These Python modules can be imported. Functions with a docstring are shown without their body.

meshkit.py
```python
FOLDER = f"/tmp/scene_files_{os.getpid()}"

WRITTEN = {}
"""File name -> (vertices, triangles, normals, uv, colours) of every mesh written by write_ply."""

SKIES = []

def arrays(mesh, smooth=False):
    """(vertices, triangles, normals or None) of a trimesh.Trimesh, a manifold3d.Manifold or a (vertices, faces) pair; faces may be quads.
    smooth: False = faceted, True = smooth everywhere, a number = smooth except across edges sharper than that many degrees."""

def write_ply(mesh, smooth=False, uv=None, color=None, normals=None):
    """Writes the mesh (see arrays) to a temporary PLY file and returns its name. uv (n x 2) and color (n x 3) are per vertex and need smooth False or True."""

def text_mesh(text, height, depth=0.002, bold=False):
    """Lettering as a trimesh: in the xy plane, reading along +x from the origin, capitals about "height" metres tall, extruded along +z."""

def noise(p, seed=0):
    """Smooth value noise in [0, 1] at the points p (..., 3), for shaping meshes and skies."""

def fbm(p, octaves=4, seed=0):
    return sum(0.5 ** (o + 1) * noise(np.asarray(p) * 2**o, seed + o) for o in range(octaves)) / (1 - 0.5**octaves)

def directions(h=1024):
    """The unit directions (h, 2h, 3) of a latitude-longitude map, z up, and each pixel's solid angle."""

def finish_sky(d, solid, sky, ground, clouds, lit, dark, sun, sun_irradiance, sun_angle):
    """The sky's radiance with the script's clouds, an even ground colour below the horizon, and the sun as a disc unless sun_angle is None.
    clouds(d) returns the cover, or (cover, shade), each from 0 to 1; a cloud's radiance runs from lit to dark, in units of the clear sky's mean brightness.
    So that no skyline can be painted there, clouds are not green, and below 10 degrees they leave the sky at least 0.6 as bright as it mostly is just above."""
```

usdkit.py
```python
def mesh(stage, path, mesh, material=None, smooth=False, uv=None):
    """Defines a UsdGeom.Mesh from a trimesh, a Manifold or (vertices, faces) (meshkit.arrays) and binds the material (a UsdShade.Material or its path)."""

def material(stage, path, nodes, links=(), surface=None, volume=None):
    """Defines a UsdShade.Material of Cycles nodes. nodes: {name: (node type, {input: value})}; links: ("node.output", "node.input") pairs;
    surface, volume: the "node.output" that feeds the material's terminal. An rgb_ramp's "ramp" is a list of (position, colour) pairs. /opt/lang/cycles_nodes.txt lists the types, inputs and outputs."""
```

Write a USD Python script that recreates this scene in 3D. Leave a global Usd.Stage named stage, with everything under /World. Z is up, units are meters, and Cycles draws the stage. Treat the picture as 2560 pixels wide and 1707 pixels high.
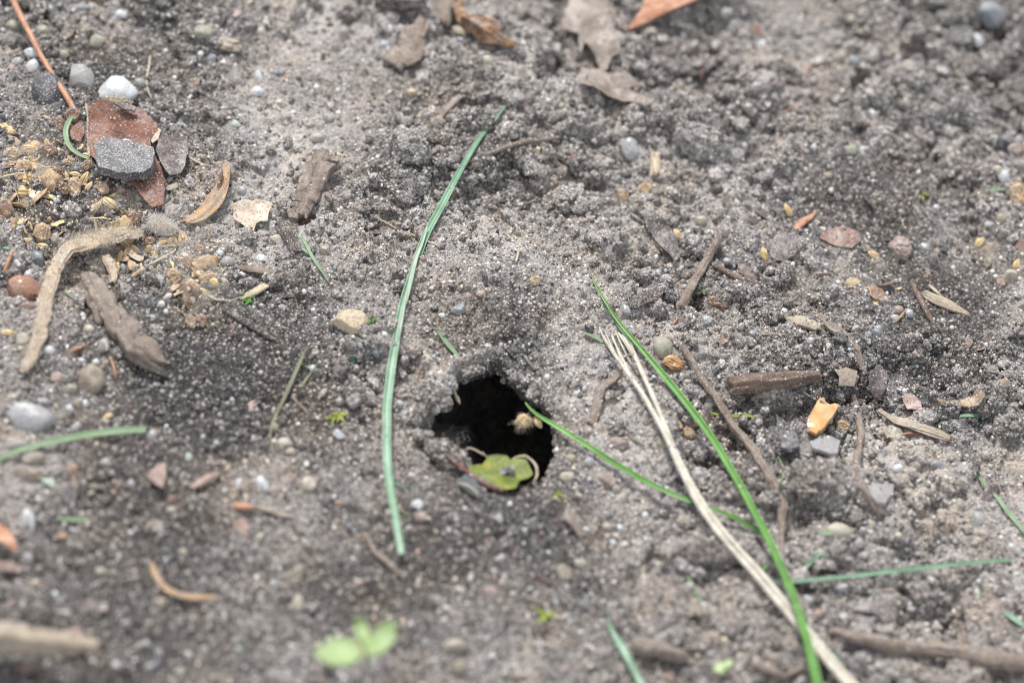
import math, numpy as np, trimesh, manifold3d, usdkit, meshkit
from pxr import Usd, UsdGeom, UsdLux, UsdShade, Gf, Sdf, Vt
from scipy.spatial import cKDTree
from scipy.ndimage import map_coordinates, gaussian_filter, gaussian_filter1d, maximum_filter

stage = Usd.Stage.CreateInMemory()
UsdGeom.SetStageUpAxis(stage, 'Z')
UsdGeom.SetStageMetersPerUnit(stage, 1.0)
UsdGeom.Xform.Define(stage, '/World')
UsdGeom.Scope.Define(stage, '/World/Looks')

# ------------------------------------------------------------------ camera
ELEV, DIST, FOCAL, APER = math.radians(48), 0.538, 60.0, 22.3
FWD = np.array([0, math.cos(ELEV), -math.sin(ELEV)]); RGT = np.array([1.0, 0, 0]); UPV = np.cross(RGT, FWD)
EYE = -FWD * DIST
TAN = APER / 2 / FOCAL
cam = UsdGeom.Camera.Define(stage, '/World/camera')
M = Gf.Matrix4d(); M.SetIdentity()
for i, row in enumerate((RGT, UPV, -FWD, EYE)):
    M.SetRow(i, Gf.Vec4d(*map(float, row), 1.0 if i == 3 else 0.0))
cam.AddTransformOp().Set(M)
cam.CreateHorizontalApertureAttr(APER); cam.CreateVerticalApertureAttr(APER * 682 / 1024)
cam.CreateFocalLengthAttr(FOCAL); cam.CreateClippingRangeAttr(Gf.Vec2f(0.01, 100))
cam.CreateFStopAttr(FSTOP := 5.2); cam.CreateFocusDistanceAttr(0.547)
cam.CreateExposureAttr(2.06)

# ------------------------------------------------------------------ overcast sky and veiled sun
SUN_EL, SUN_ROT = math.radians(62), math.radians(-18)
sd = np.array([math.sin(SUN_ROT) * math.cos(SUN_EL), math.cos(SUN_ROT) * math.cos(SUN_EL), math.sin(SUN_EL)])
sky_mat = usdkit.material(stage, '/World/Looks/sky', {
    'sky': ('sky_texture', {'sky_type': 'single_scattering', 'sun_disc': False, 'sun_elevation': SUN_EL, 'sun_rotation': SUN_ROT}),
    'tc': ('texture_coordinate', {}),
    'n': ('noise_texture', {'scale': 2.2, 'detail': 5.0, 'roughness': 0.55}),
    'r': ('rgb_ramp', {'ramp': [(0.25, (5.6, 5.95, 6.6)), (0.75, (8.0, 8.2, 8.5))]}),
    'm': ('mix', {'fac': 0.82}),
    'bg': ('background_shader', {'strength': 0.05})},
    [('tc.generated', 'n.vector'), ('n.fac', 'r.fac'), ('sky.color', 'm.color1'), ('r.color', 'm.color2'), ('m.color', 'bg.color')], surface='bg.background')
dome = UsdLux.DomeLight.Define(stage, '/World/sky')
UsdShade.MaterialBindingAPI.Apply(dome.GetPrim()).Bind(sky_mat)
sun = UsdLux.DistantLight.Define(stage, '/World/sun')
sun.CreateNormalizeAttr(True); sun.CreateIntensityAttr(0.4); sun.CreateAngleAttr(11.0); sun.CreateColorAttr(Gf.Vec3f(1, 0.985, 0.965))
zz = sd; xx = np.cross([0, 1.0, 0], zz); xx /= np.linalg.norm(xx); yy = np.cross(zz, xx)
M = Gf.Matrix4d(); M.SetIdentity()
for i, row in enumerate((xx, yy, zz)):
    M.SetRow(i, Gf.Vec4d(*map(float, row), 0.0))
sun.AddTransformOp().Set(M)

# ------------------------------------------------------------------ helpers
MM = 0.001
PX = 2 * TAN * DIST / 2560           # metres that one photograph pixel spans in the plane of focus
rng = np.random.default_rng(7)
def noise(p, s=0): return meshkit.noise(p, s)
def fbm(p, o=4, s=0): return meshkit.fbm(p, o, s)
def ss(a, b, x):
    t = np.clip((x - a) / (b - a), 0, 1); return t * t * (3 - 2 * t)
taken = {}
def numbered(parent, name):
    k = (parent, name); n = taken.get(k, 0); taken[k] = n + 1
    return f'{parent}/{name}' if n == 0 else f'{parent}/{name}_{n:03d}'
def tag(p, label=None, cat=None, group=None, kind=None):
    p = p.GetPrim()
    for k, v in (('label', label), ('category', cat), ('group', group), ('kind', kind)):
        if v: p.SetCustomDataByKey(k, v)
    return p
def obj(name, m, mat, parent='/World', smooth=True, uv=None):
    return usdkit.mesh(stage, numbered(str(parent.GetPath()) if not isinstance(parent, str) else parent, name), m, '/World/Looks/' + mat, smooth=smooth, uv=uv).GetPrim()
def thing(name, label, cat, group=None):
    return tag(UsdGeom.Xform.Define(stage, numbered('/World', name)), label, cat, group)
def ray(px, py):
    d = FWD + TAN * ((px - 1280) / 1280 * RGT + (853.5 - py) / 1280 * UPV)
    return d / np.linalg.norm(d)
def mat(name, nodes, links, surface='p.BSDF'):
    return usdkit.material(stage, '/World/Looks/' + name, nodes, links, surface=surface)

# ------------------------------------------------------------------ the ground
SLOPE = 0.13                         # the ground falls away to the right
def flat(px, py):
    d = ray(px, py); return EYE + d * (-(EYE[2] + SLOPE * EYE[0]) / (d[2] + SLOPE * d[0]))
# broad bumps and hollows: (photo x, y, radius x, radius y in photo pixels, height mm)
RELIEF = [(1235, 760, 200, 120, 6.5), (1000, 800, 130, 130, 1.2), (1480, 860, 180, 160, 1.2), (1250, 1320, 260, 85, 3.0), (620, 1250, 400, 250, 1.5),
          (1900, 340, 200, 120, 3.0), (2350, 640, 160, 120, -1.5), (1990, 1000, 220, 160, -1.6), (2110, 1210, 130, 80, 3.0),
          (250, 450, 230, 160, 1.5), (480, 1000, 200, 120, -1.2), (820, 560, 160, 140, -1.2), (1350, 300, 220, 120, 1.2),
          (2330, 330, 180, 120, 1.2), (1700, 760, 140, 90, -1.6), (2470, 1020, 140, 120, 2.5), (1560, 1250, 200, 110, -.8), (2000, 230, 70, 40, -1.5)]
XS = np.arange(-0.126, 0.13501, 0.0003); YS = np.arange(-0.096, 0.1411, 0.0003)
def macro(x, y):
    z = -SLOPE * np.clip(x, -.4, .4)
    for px, py, rx, ry, h in RELIEF:
        c = flat(px, py); s = np.linalg.norm(c - EYE) / DIST * PX
        z += h * MM * np.exp(-((x - c[0]) / (rx * s)) ** 2 - ((y - c[1]) / (ry * s / math.sin(ELEV))) ** 2)
    p = np.stack([x, y, 0 * x], -1)
    z += 3.0 * MM * (fbm(p / 0.045, 3, 5) - 0.5)
    return z
def crumb_layer(x, y, n, r0, r1, seed, sharp=1.0):
    """rounded crumbs of soil pressed into the surface, as a height in metres"""
    g = np.random.default_rng(seed)
    c = np.stack([g.uniform(XS[0], XS[-1], n), g.uniform(YS[0], YS[-1], n)], -1); r = g.uniform(r0, r1, n) ; hh = g.uniform(.5, 1, n)
    q = np.stack([x, y, 0 * x], -1); a = (r0 + r1)
    x = x + a * 1.3 * (fbm(q / (a * 1.1), 3, seed + 500) - .5); y = y + a * 1.3 * (fbm(q / (a * 1.1) + 71, 3, seed + 501) - .5)
    d, i = cKDTree(c).query(np.stack([x, y], -1).reshape(-1, 2), k=3)
    b = (np.sqrt(np.maximum(0, 1 - (d / r[i]) ** 2)) * r[i] * hh[i]).max(1)
    return b.reshape(x.shape) * sharp
GX, GY = np.meshgrid(XS, YS)
GP = np.stack([GX, GY, 0 * GX], -1)
# how crumbly the soil is, and how pale and sandy, from place to place
def blobs(table, soft=1.0):
    f = np.zeros_like(GX)
    for px, py, r, a in table:
        c = flat(px, py); s = np.linalg.norm(c - EYE) / DIST * PX
        f += a * np.exp(-(((GX - c[0]) ** 2 + ((GY - c[1]) * math.sin(ELEV)) ** 2) / (r * s) ** 2) * soft)
    return f
CRUMBLY = np.clip(0.35 + 1.3 * (fbm(GP / 0.03, 3, 11) - .45) + blobs([(1650, 330, 260, .5), (1250, 250, 200, .4), (1750, 820, 260, .5), (2000, 1150, 200, .6), (2400, 1100, 200, .4), (1080, 380, 150, .4),
     (1000, 930, 130, .5), (2350, 300, 200, .3), (600, 1400, 400, -.5), (500, 1000, 200, -.4), (2150, 520, 200, -.5), (800, 250, 250, -.2), (1300, 650, 150, -.2), (1200, 1450, 400, -.4)]), 0, 1)
TONE = np.clip(0.50 + .95 * (fbm(GP / 0.022, 4, 21) - .5) + 1.1 * blobs([(1260, 660, 190, .22), (700, 430, 260, .16), (1900, 360, 220, .2), (2350, 1280, 250, .15), (1700, 130, 220, .1), (780, 120, 200, .12), (2250, 150, 220, .1),
     (560, 1010, 220, -.2), (2200, 520, 230, -.34), (180, 330, 150, -.12), (920, 480, 170, -.2), (350, 1330, 350, -.16), (350, 1520, 420, -.12), (950, 1360, 260, -.1), (1330, 1340, 220, -.12), (1280, 860, 120, -.12), (2050, 880, 220, -.1), (1060, 1400, 300, -.1), (800, 900, 160, -.12), (2450, 700, 180, -.1), (1500, 1420, 150, -.12), (250, 150, 170, -.08)]), 0, 1)
HB = macro(GX, GY)
HB += 1.5 * MM * (fbm(GP / 0.011, 3, 31) - .5) * (.5 + CRUMBLY)
HB -= 3.0 * MM * ss(.60, .74, fbm(GP / 0.009, 3, 41)) * ss(.25, .7, CRUMBLY)
LEDGE = fbm(GP / .013, 3, 91)             # broken crust: low ledges with shaded undersides
HB += MM * (.25 + .75 * ss(.2, .6, CRUMBLY)) * (1.7 * ss(.47, .505, LEDGE) + 1.5 * ss(.575, .61, LEDGE) - 1.6 * ss(.40, .37, LEDGE))
SMOOTH_H = gaussian_filter(HB, 3)
H = HB + crumb_layer(GX, GY, 7000, .0010, .0026, 51, .55) * (.15 + .85 * CRUMBLY) + crumb_layer(GX, GY, 26000, .0005, .0011, 52, .55) * (.45 + .55 * CRUMBLY) + (.35 + .65 * CRUMBLY) * MM * (2.6 * (np.abs(fbm(GP / 0.0062, 2, 62) - .5) - .12) + 2.2 * (fbm(GP / 0.0035, 2, 63) - .5)) + 1.55 * MM * (fbm(GP / 0.0016, 3, 61) - .5)
def sample(F, x, y):
    return map_coordinates(F, [(np.atleast_1d(y) - YS[0]) / .0003, (np.atleast_1d(x) - XS[0]) / .0003], order=1, mode='nearest')
SHAPE_H = gaussian_filter(H, 2.0)
TOP_H = gaussian_filter(maximum_filter(H, 9), 4)       # what a leaf or a stick rests on
def G(px, py, lift=0.0, field=None):
    """the point of the soil seen at a pixel of the photograph, lifted by a height in metres (still on that line of sight)"""
    d = ray(px, py); t = -(EYE[2] + SLOPE * EYE[0]) / (d[2] + SLOPE * d[0])
    for k in range(14):
        p = EYE + d * t
        t += ((sample(SHAPE_H if field is None else field, p[0], p[1])[0] + lift) - p[2]) / d[2] * 0.8
    return EYE + d * t
def mpp(p): return np.linalg.norm(np.asarray(p) - EYE) / DIST * PX

# the burrow: outline of its mouth in the photograph, then a shaft that leans away under the mound and widens below
MOUTH = [(1203, 903), (1238, 908), (1262, 938), (1292, 963), (1325, 985), (1362, 1012), (1378, 1060), (1378, 1120), (1368, 1156), (1346, 1184), (1300, 1206), (1225, 1212), (1150, 1196), (1105, 1168),
         (1078, 1135), (1062, 1088), (1048, 1058), (1070, 1026), (1096, 990), (1124, 966), (1140, 938), (1165, 918)]
mp = np.array([G(*q) for q in MOUTH])[:, :2]
HC = mp.mean(0)
ang = np.arctan2(mp[:, 1] - HC[1], mp[:, 0] - HC[0]); rad = np.linalg.norm(mp - HC, axis=1)
o = np.argsort(ang); ang, rad = ang[o], rad[o]
def mouth_r(th):
    r = np.interp(th, np.r_[ang - 2 * np.pi, ang, ang + 2 * np.pi], np.r_[rad, rad, rad])
    q = np.stack([np.cos(th), np.sin(th), 0 * th], -1)
    return r * (1 + .16 * (fbm(q * 3.2, 3, 71) - .5) + .10 * (fbm(q * 10, 2, 72) - .5))
def burrow(x, y, z):
    """moves the ground's grid points that lie inside the mouth down the shaft"""
    dx, dy = x - HC[0], y - HC[1]; rho = np.hypot(dx, dy); th = np.arctan2(dy, dx)
    R = mouth_r(th); q = rho / R
    snap = np.abs(rho - R) < .00017             # grid points next to the rim are drawn onto it, for a clean edge
    x, y, q = np.where(snap, HC[0] + R * np.cos(th), x), np.where(snap, HC[1] + R * np.sin(th), y), np.where(snap, 1.0, q)
    inside = q < 1
    t = np.clip(1 - q, 0, 1)
    # below the lip on the near left the wall slopes in as a bank of loose soil; elsewhere it is undercut
    bank = np.exp(-((np.angle(np.exp(1j * (th - math.radians(222))))) / .55) ** 2)
    wide = 1 + (.28 * ss(0, .25, t)) * (1 - bank) - bank * .34 * ss(0, .35, t)
    wide *= 1 - ss(.55, 1.0, t)
    depth = 0.062 * (t ** 0.9) * (1 - .25 * bank * (1 - ss(.2, .6, t)))
    lean = 0.022 * ss(0, .5, t) + .010 * t
    pp = np.stack([np.cos(th) * 4, np.sin(th) * 4, t * 14], -1)
    rr = R * wide * (1 + .25 * (fbm(pp, 3, 73) - .5) * ss(0, .12, t))
    nx = HC[0] + rr * np.cos(th) + .004 * ss(0, .5, t); ny = HC[1] + rr * np.sin(th) + lean
    nz = z - depth
    # the lip: soil just outside the mouth rolls slightly down into it
    roll = ss(1.30, 1.0, q) * (~inside)
    return np.where(inside, nx, x), np.where(inside, ny, y), np.where(inside, nz, z - .0016 * roll ** 2 * ss(.3, -.4, np.sin(th)) + .0016 * np.exp(-((q - 1.10) / .10) ** 2) * ss(-.2, .7, np.sin(th)) * ss(1.0, 1.04, q)), np.where(inside, t, 0)
# ------------------------------------------------------------------ materials
mat('soil', {'geo': ('geometry', {}), 't': ('attribute', {'attribute': 'tone'}),
    'n1': ('noise_texture', {'scale': 260.0, 'detail': 6.0, 'roughness': .65}), 'n2': ('noise_texture', {'scale': 2600.0, 'detail': 3.0, 'roughness': .7}),
    'v': ('voronoi_texture', {'scale': 2300.0}), 'bw': ('rgb_to_bw', {}),
    'a1': ('math', {'math_type': 'multiply_add', 'value2': .55, 'value3': -.12}), 'a2': ('math', {'math_type': 'multiply_add', 'value2': .40}), 'a3': ('math', {'math_type': 'multiply_add', 'value2': .28}),
    'r': ('rgb_ramp', {'ramp': [(.16, (.010, .009, .008)), (.40, (.055, .049, .045)), (.56, (.185, .167, .152)), (.78, (.32, .292, .265)), (1, (.42, .39, .355))]}),
    'hn': ('noise_texture', {'scale': 75.0, 'detail': 4.0, 'roughness': .6}), 'hr': ('rgb_ramp', {'ramp': [(.3, (1.08, .99, .88)), (.5, (.995, .985, .985)), (.7, (.945, .965, 1.02))]}), 'hm': ('mix', {'mix_type': 'multiply', 'fac': 1.0}),
    'h': ('math', {'math_type': 'multiply_add', 'value2': .6}), 'b': ('bump', {'strength': .8, 'distance': .0003}),
    'p': ('principled_bsdf', {'roughness': .88, 'specular_ior_level': .35})},
    [('geo.position', 'n1.vector'), ('geo.position', 'n2.vector'), ('geo.position', 'v.vector'), ('v.color', 'bw.color'), ('t.fac', 'a1.value1'), ('n1.fac', 'a2.value1'), ('a1.value', 'a2.value3'), ('bw.val', 'a3.value1'), ('a2.value', 'a3.value3'),
     ('a3.value', 'r.fac'), ('geo.position', 'hn.vector'), ('hn.fac', 'hr.fac'), ('r.color', 'hm.color1'), ('hr.color', 'hm.color2'), ('hm.color', 'p.base_color'), ('n1.fac', 'h.value1'), ('n2.fac', 'h.value3'), ('h.value', 'b.height'), ('b.normal', 'p.normal')])
def grain(name, ramp, rough, spec=.5):
    mat(name, {'hn': ('noise_texture', {'scale': 75.0, 'detail': 4.0, 'roughness': .6}), 'hr': ('rgb_ramp', {'ramp': [(.3, (1.08, .99, .88)), (.5, (.995, .985, .985)), (.7, (.945, .965, 1.02))]}), 'hm': ('mix', {'mix_type': 'multiply', 'fac': 1.0}), 'o': ('object_info', {}), 'w': ('white_noise_texture', {'dimensions': '3D'}), 'r': ('rgb_ramp', {'ramp': ramp}), 'p': ('principled_bsdf', {'roughness': rough, 'specular_ior_level': spec})},
        [('o.location', 'w.vector'), ('o.location', 'hn.vector'), ('hn.fac', 'hr.fac'), ('w.value', 'r.fac'), ('r.color', 'hm.color1'), ('hr.color', 'hm.color2'), ('hm.color', 'p.base_color')])
grain('grain_dark', [(0, (.010, .009, .008)), (.6, (.038, .032, .029)), (1, (.075, .063, .055))], .45)
grain('grain_mid', [(0, (.11, .099, .09)), (.5, (.215, .195, .178)), (.85, (.30, .268, .235)), (1, (.19, .12, .08))], .42)
grain('grain_pale', [(0, (.27, .243, .215)), (.45, (.40, .373, .34)), (.75, (.50, .475, .44)), (.86, (.42, .34, .23)), (1, (.28, .29, .30))], .38)
grain('grain_quartz', [(0, (.36, .35, .34)), (.6, (.46, .46, .455)), (.85, (.56, .56, .56)), (1, (.46, .39, .28))], .22, .6)
def crumb(name, a, b):
    mat(name, {'geo': ('geometry', {}), 'o': ('object_info', {}), 'w': ('white_noise_texture', {'dimensions': '3D'}), 'v': ('voronoi_texture', {'scale': 3200.0}), 'bw': ('rgb_to_bw', {}), 'k': ('math', {'math_type': 'multiply_add', 'value2': .85}), 's': ('math', {'math_type': 'multiply', 'value2': .25}),
        'r': ('rgb_ramp', {'ramp': [(.2, a), (.55, b), (.85, tuple(min(1, 1.6 * c) for c in b)), (1, tuple(min(1, 2.4 * c) for c in b))]}), 'b': ('bump', {'strength': .9, 'distance': .0002}), 'p': ('principled_bsdf', {'roughness': .85, 'specular_ior_level': .35})},
        [('geo.position', 'v.vector'), ('o.location', 'w.vector'), ('w.value', 's.value1'), ('v.color', 'bw.color'), ('bw.val', 'k.value1'), ('s.value', 'k.value3'), ('k.value', 'r.fac'), ('r.color', 'p.base_color'), ('v.distance', 'b.height'), ('b.normal', 'p.normal')])
crumb('crumb_dark', (.035, .031, .028), (.13, .116, .106))
crumb('crumb_pale', (.08, .072, .066), (.235, .214, .197))
def dusted(name, nodes, links, cover=.35, tone=(.20, .18, .162), surface='p.BSDF'):
    """a material with fine sand sticking to it in patches"""
    nodes.update({'dgeo': ('geometry', {}), 'dv': ('voronoi_texture', {'scale': 4300.0, 'feature': 'smooth_f1', 'smoothness': .4}), 'dbw': ('separate_color', {}), 'dn': ('noise_texture', {'scale': 330.0, 'detail': 3.0}), 'dsum': ('math', {'math_type': 'multiply_add', 'value2': 1.1}),
        'dt': ('map_range', {'range_type': 'smoothstep', 'from_min': 1.5 - cover, 'from_max': 1.72 - cover, 'to_max': .85, 'clamp': True}), 'dc': ('rgb_ramp', {'ramp': [(0, tuple(.55 * x for x in tone)), (.5, tone), (1, tuple(min(.8, 1.35 * x) for x in tone))]}), 'dm': ('mix', {})})
    links = [(a, b) for a, b in links if b not in ('p.base_color', 'tr.color')] + [('dgeo.position', 'dv.vector'), ('dgeo.position', 'dn.vector'), ('dv.color', 'dbw.color'), ('dn.fac', 'dsum.value1'), ('dbw.r', 'dsum.value3'), ('dsum.value', 'dt.value'), ('dbw.g', 'dc.fac'),
        ('dt.result', 'dm.fac'), ('r.color', 'dm.color1'), ('dc.color', 'dm.color2'), ('dm.color', 'p.base_color')] + ([('dm.color', 'tr.color')] if 'tr' in nodes else [])
    mat(name, nodes, links, surface)
def lighten(c, k): return tuple(min(.9, x * k) for x in c)
def pebble_mat(name, c, rough=.5, vary=.35, spec=.45, warm=None, cover=.42):
    dusted(name, {'geo': ('geometry', {}), 'n': ('noise_texture', {'scale': 620.0, 'detail': 5.0, 'roughness': .65}), 'f': ('noise_texture', {'scale': 5200.0, 'detail': 2.0}),
        's': ('math', {'math_type': 'multiply_add', 'value2': .55}), 'h': ('math', {'math_type': 'multiply', 'value2': .45}),
        'r': ('rgb_ramp', {'ramp': [(.28, lighten(c, 1 - vary * 1.5)), (.5, c), (.62, warm or lighten(c, 1 + vary * .5)), (.8, lighten(c, 1 + vary))]}),
        'b': ('bump', {'strength': .5, 'distance': .0002}), 'p': ('principled_bsdf', {'roughness': rough, 'specular_ior_level': spec})},
        [('geo.position', 'n.vector'), ('geo.position', 'f.vector'), ('f.fac', 'h.value1'), ('n.fac', 's.value1'), ('h.value', 's.value3'), ('s.value', 'r.fac'), ('r.color', 'p.base_color'), ('s.value', 'b.height'), ('b.normal', 'p.normal')], cover)
for n_, c_, r_, v_ in [('white', (.35, .352, .35), .38, .22), ('glassy', (.26, .265, .27), .2, .35), ('cream', (.27, .24, .185), .5, .3), ('tan', (.19, .155, .112), .55, .4), ('orange', (.24, .145, .085), .5, .35), ('pink', (.22, .16, .135), .55, .3),
                     ('brown', (.13, .078, .052), .6, .45), ('grey', (.20, .195, .185), .55, .35), ('blue_grey', (.115, .13, .15), .5, .35), ('slate', (.040, .040, .046), .5, .5), ('lilac', (.235, .235, .243), .45, .28), ('pale_green', (.28, .34, .26), .5, .25), ('olive', (.19, .185, .13), .6, .4)]:
    pebble_mat('stone_' + n_, c_, r_, v_, cover={'white': .12, 'slate': .40, 'lilac': .5, 'blue_grey': .5}.get(n_, .42))
pebble_mat('stone_ochre_mottled', (.40, .315, .20), .6, .5, .4, (.16, .12, .09))
def bark_mat(name, a, b, c, su=14.0, sv=.16, rough=.75, cover=.4):
    dusted(name, {'st': ('attribute', {'attribute': 'st'}), 'geo': ('geometry', {}), 'm': ('mapping', {'scale': (su, sv, 1)}), 'n': ('noise_texture', {'scale': 1.0, 'detail': 5.0, 'roughness': .7}), 'n2': ('noise_texture', {'scale': 420.0, 'detail': 4.0}),
        's': ('math', {'math_type': 'multiply_add', 'value2': .55}), 'h': ('math', {'math_type': 'multiply', 'value2': .45}),
        'r': ('rgb_ramp', {'ramp': [(.30, a), (.5, b), (.68, c)]}), 'b': ('bump', {'strength': .9, 'distance': .0003}), 'p': ('principled_bsdf', {'roughness': rough, 'specular_ior_level': .3})},
        [('st.vector', 'm.vector'), ('m.vector', 'n.vector'), ('geo.position', 'n2.vector'), ('n2.fac', 'h.value1'), ('n.fac', 's.value1'), ('h.value', 's.value3'), ('s.value', 'r.fac'), ('r.color', 'p.base_color'), ('s.value', 'b.height'), ('b.normal', 'p.normal')], cover)
bark_mat('bark_brown', (.022, .014, .011), (.09, .058, .043), (.18, .128, .10), cover=.2)
bark_mat('bark_grey', (.032, .024, .019), (.13, .10, .08), (.25, .205, .17), cover=.26)
bark_mat('bark_dark', (0.0123, 0.00968, 0.0088), (0.0396, 0.0299, 0.0255), (0.088, 0.0686, 0.0581))
bark_mat('wood_pale', (0.0968, 0.0686, 0.044), (0.246, 0.198, 0.141), (0.37, 0.317, 0.242))
bark_mat('husk_orange', (0.114, 0.0572, 0.0246), (0.273, 0.163, 0.0792), (0.37, 0.273, 0.158), 7, .3)
bark_mat('stalk_rust', (0.132, 0.0572, 0.0308), (0.299, 0.145, 0.0792), (0.405, 0.238, 0.141), 6, .3, .5, .22)
bark_mat('petiole_red', (0.0194, 0.00704, 0.00616), (0.066, 0.0194, 0.0141), (0.132, 0.0528, 0.0352), 8, .5, .4, .25)
bark_mat('root_brown', (.045, .031, .023), (.135, .098, .074), (.235, .185, .145), 8, .5, .8, .45)
bark_mat('straw', (.16, .12, .09), (.42, .385, .315), (.52, .485, .415), 16, .06, .5, .16)
bark_mat('hairy_tan', (.22, .14, .085), (.36, .27, .185), (.45, .38, .29), 7, .7, .8, .55)
bark_mat('fibre_pale', (0.22, 0.167, 0.106), (0.334, 0.273, 0.185), (0.396, 0.352, 0.273), 4, .5, .7, .3)
def leafy(name, a, b, vein, trans=.25, ribs=9.0, rough=.42):
    """grass: fine ribs along the blade, light shining through"""
    mat(name, {'st': ('attribute', {'attribute': 'st'}), 'x': ('separate_xyz', {}), 'k': ('math', {'math_type': 'multiply', 'value2': ribs * 6.283}), 'w': ('math', {'math_type': 'sine'}), 'geo': ('geometry', {}), 'n': ('noise_texture', {'scale': 230.0, 'detail': 4.0}),
        's': ('math', {'math_type': 'multiply_add', 'value2': .18}), 'r': ('rgb_ramp', {'ramp': [(.22, a), (.6, b), (.85, vein)]}), 'b': ('bump', {'strength': .4, 'distance': .0001}), 'p': ('principled_bsdf', {'roughness': rough, 'specular_ior_level': .45}), 'tr': ('translucent_bsdf', {}), 'mx': ('mix_closure', {'fac': trans})},
        [('st.vector', 'x.vector'), ('x.x', 'k.value1'), ('k.value', 'w.value1'), ('geo.position', 'n.vector'), ('w.value', 's.value1'), ('n.fac', 's.value3'), ('s.value', 'r.fac'), ('r.color', 'p.base_color'), ('r.color', 'tr.color'), ('w.value', 'b.height'), ('b.normal', 'p.normal'), ('p.BSDF', 'mx.closure1'), ('tr.BSDF', 'mx.closure2')], surface='mx.closure')
leafy('grass_blue_green', (.085, .16, .095), (.165, .28, .178), (.27, .385, .28), ribs=2.5)
leafy('grass_green', (.05, .135, .018), (.09, .235, .033), (.14, .30, .07), ribs=2.0)
leafy('grass_pale', (0.144, 0.224, 0.112), (0.224, 0.32, 0.18), (0.328, 0.4, 0.28))
leafy('grass_dull', (0.096, 0.104, 0.06), (0.168, 0.176, 0.104), (0.272, 0.264, 0.168))
leafy('grass_yellow', (0.176, 0.208, 0.028), (0.288, 0.336, 0.056), (0.4, 0.4, 0.16))
leafy('torn_white', (0.24, 0.304, 0.224), (0.336, 0.392, 0.304), (0.416, 0.448, 0.384), .15)
def flake(name, a, b, c, scale=330.0, trans=.0, rough=.5, spec=.4, cover=.36):
    dusted(name, {'geo': ('geometry', {}), 'n': ('noise_texture', {'scale': scale, 'detail': 6.0, 'roughness': .6}), 'v': ('voronoi_texture', {'scale': 520.0, 'feature': 'distance_to_edge'}), 'e': ('math', {'math_type': 'multiply_add', 'value2': 2.0, 'use_clamp': True}), 's': ('math', {'math_type': 'multiply', 'value2': 1.0}),
        'r': ('rgb_ramp', {'ramp': [(.3, a), (.5, b), (.7, c)]}), 'b': ('bump', {'strength': .6, 'distance': .0002}), 'p': ('principled_bsdf', {'roughness': rough, 'specular_ior_level': spec}), 'tr': ('translucent_bsdf', {}), 'mx': ('mix_closure', {'fac': trans})},
        [('geo.position', 'n.vector'), ('geo.position', 'v.vector'), ('n.fac', 'r.fac'), ('r.color', 'p.base_color'), ('r.color', 'tr.color'), ('n.fac', 'e.value3'), ('v.distance', 'e.value1'), ('e.value', 'b.height'), ('b.normal', 'p.normal'), ('p.BSDF', 'mx.closure1'), ('tr.BSDF', 'mx.closure2')], cover, surface='mx.closure')
flake('leaf_red_brown', (.035, .012, .007), (.098, .036, .020), (.155, .062, .036), 260.0, 0, .5, .3, .16)
flake('leaf_orange', (0.212, 0.085, 0.0408), (0.323, 0.149, 0.0765), (0.391, 0.221, 0.14), 160.0, .1, .5, .4, .1)
flake('leaf_grey_brown', (0.085, 0.0629, 0.0476), (0.149, 0.115, 0.0901), (0.208, 0.167, 0.136))
flake('leaf_dark', (0.017, 0.0136, 0.0136), (0.0467, 0.0357, 0.034), (0.0978, 0.0782, 0.0723))
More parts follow.
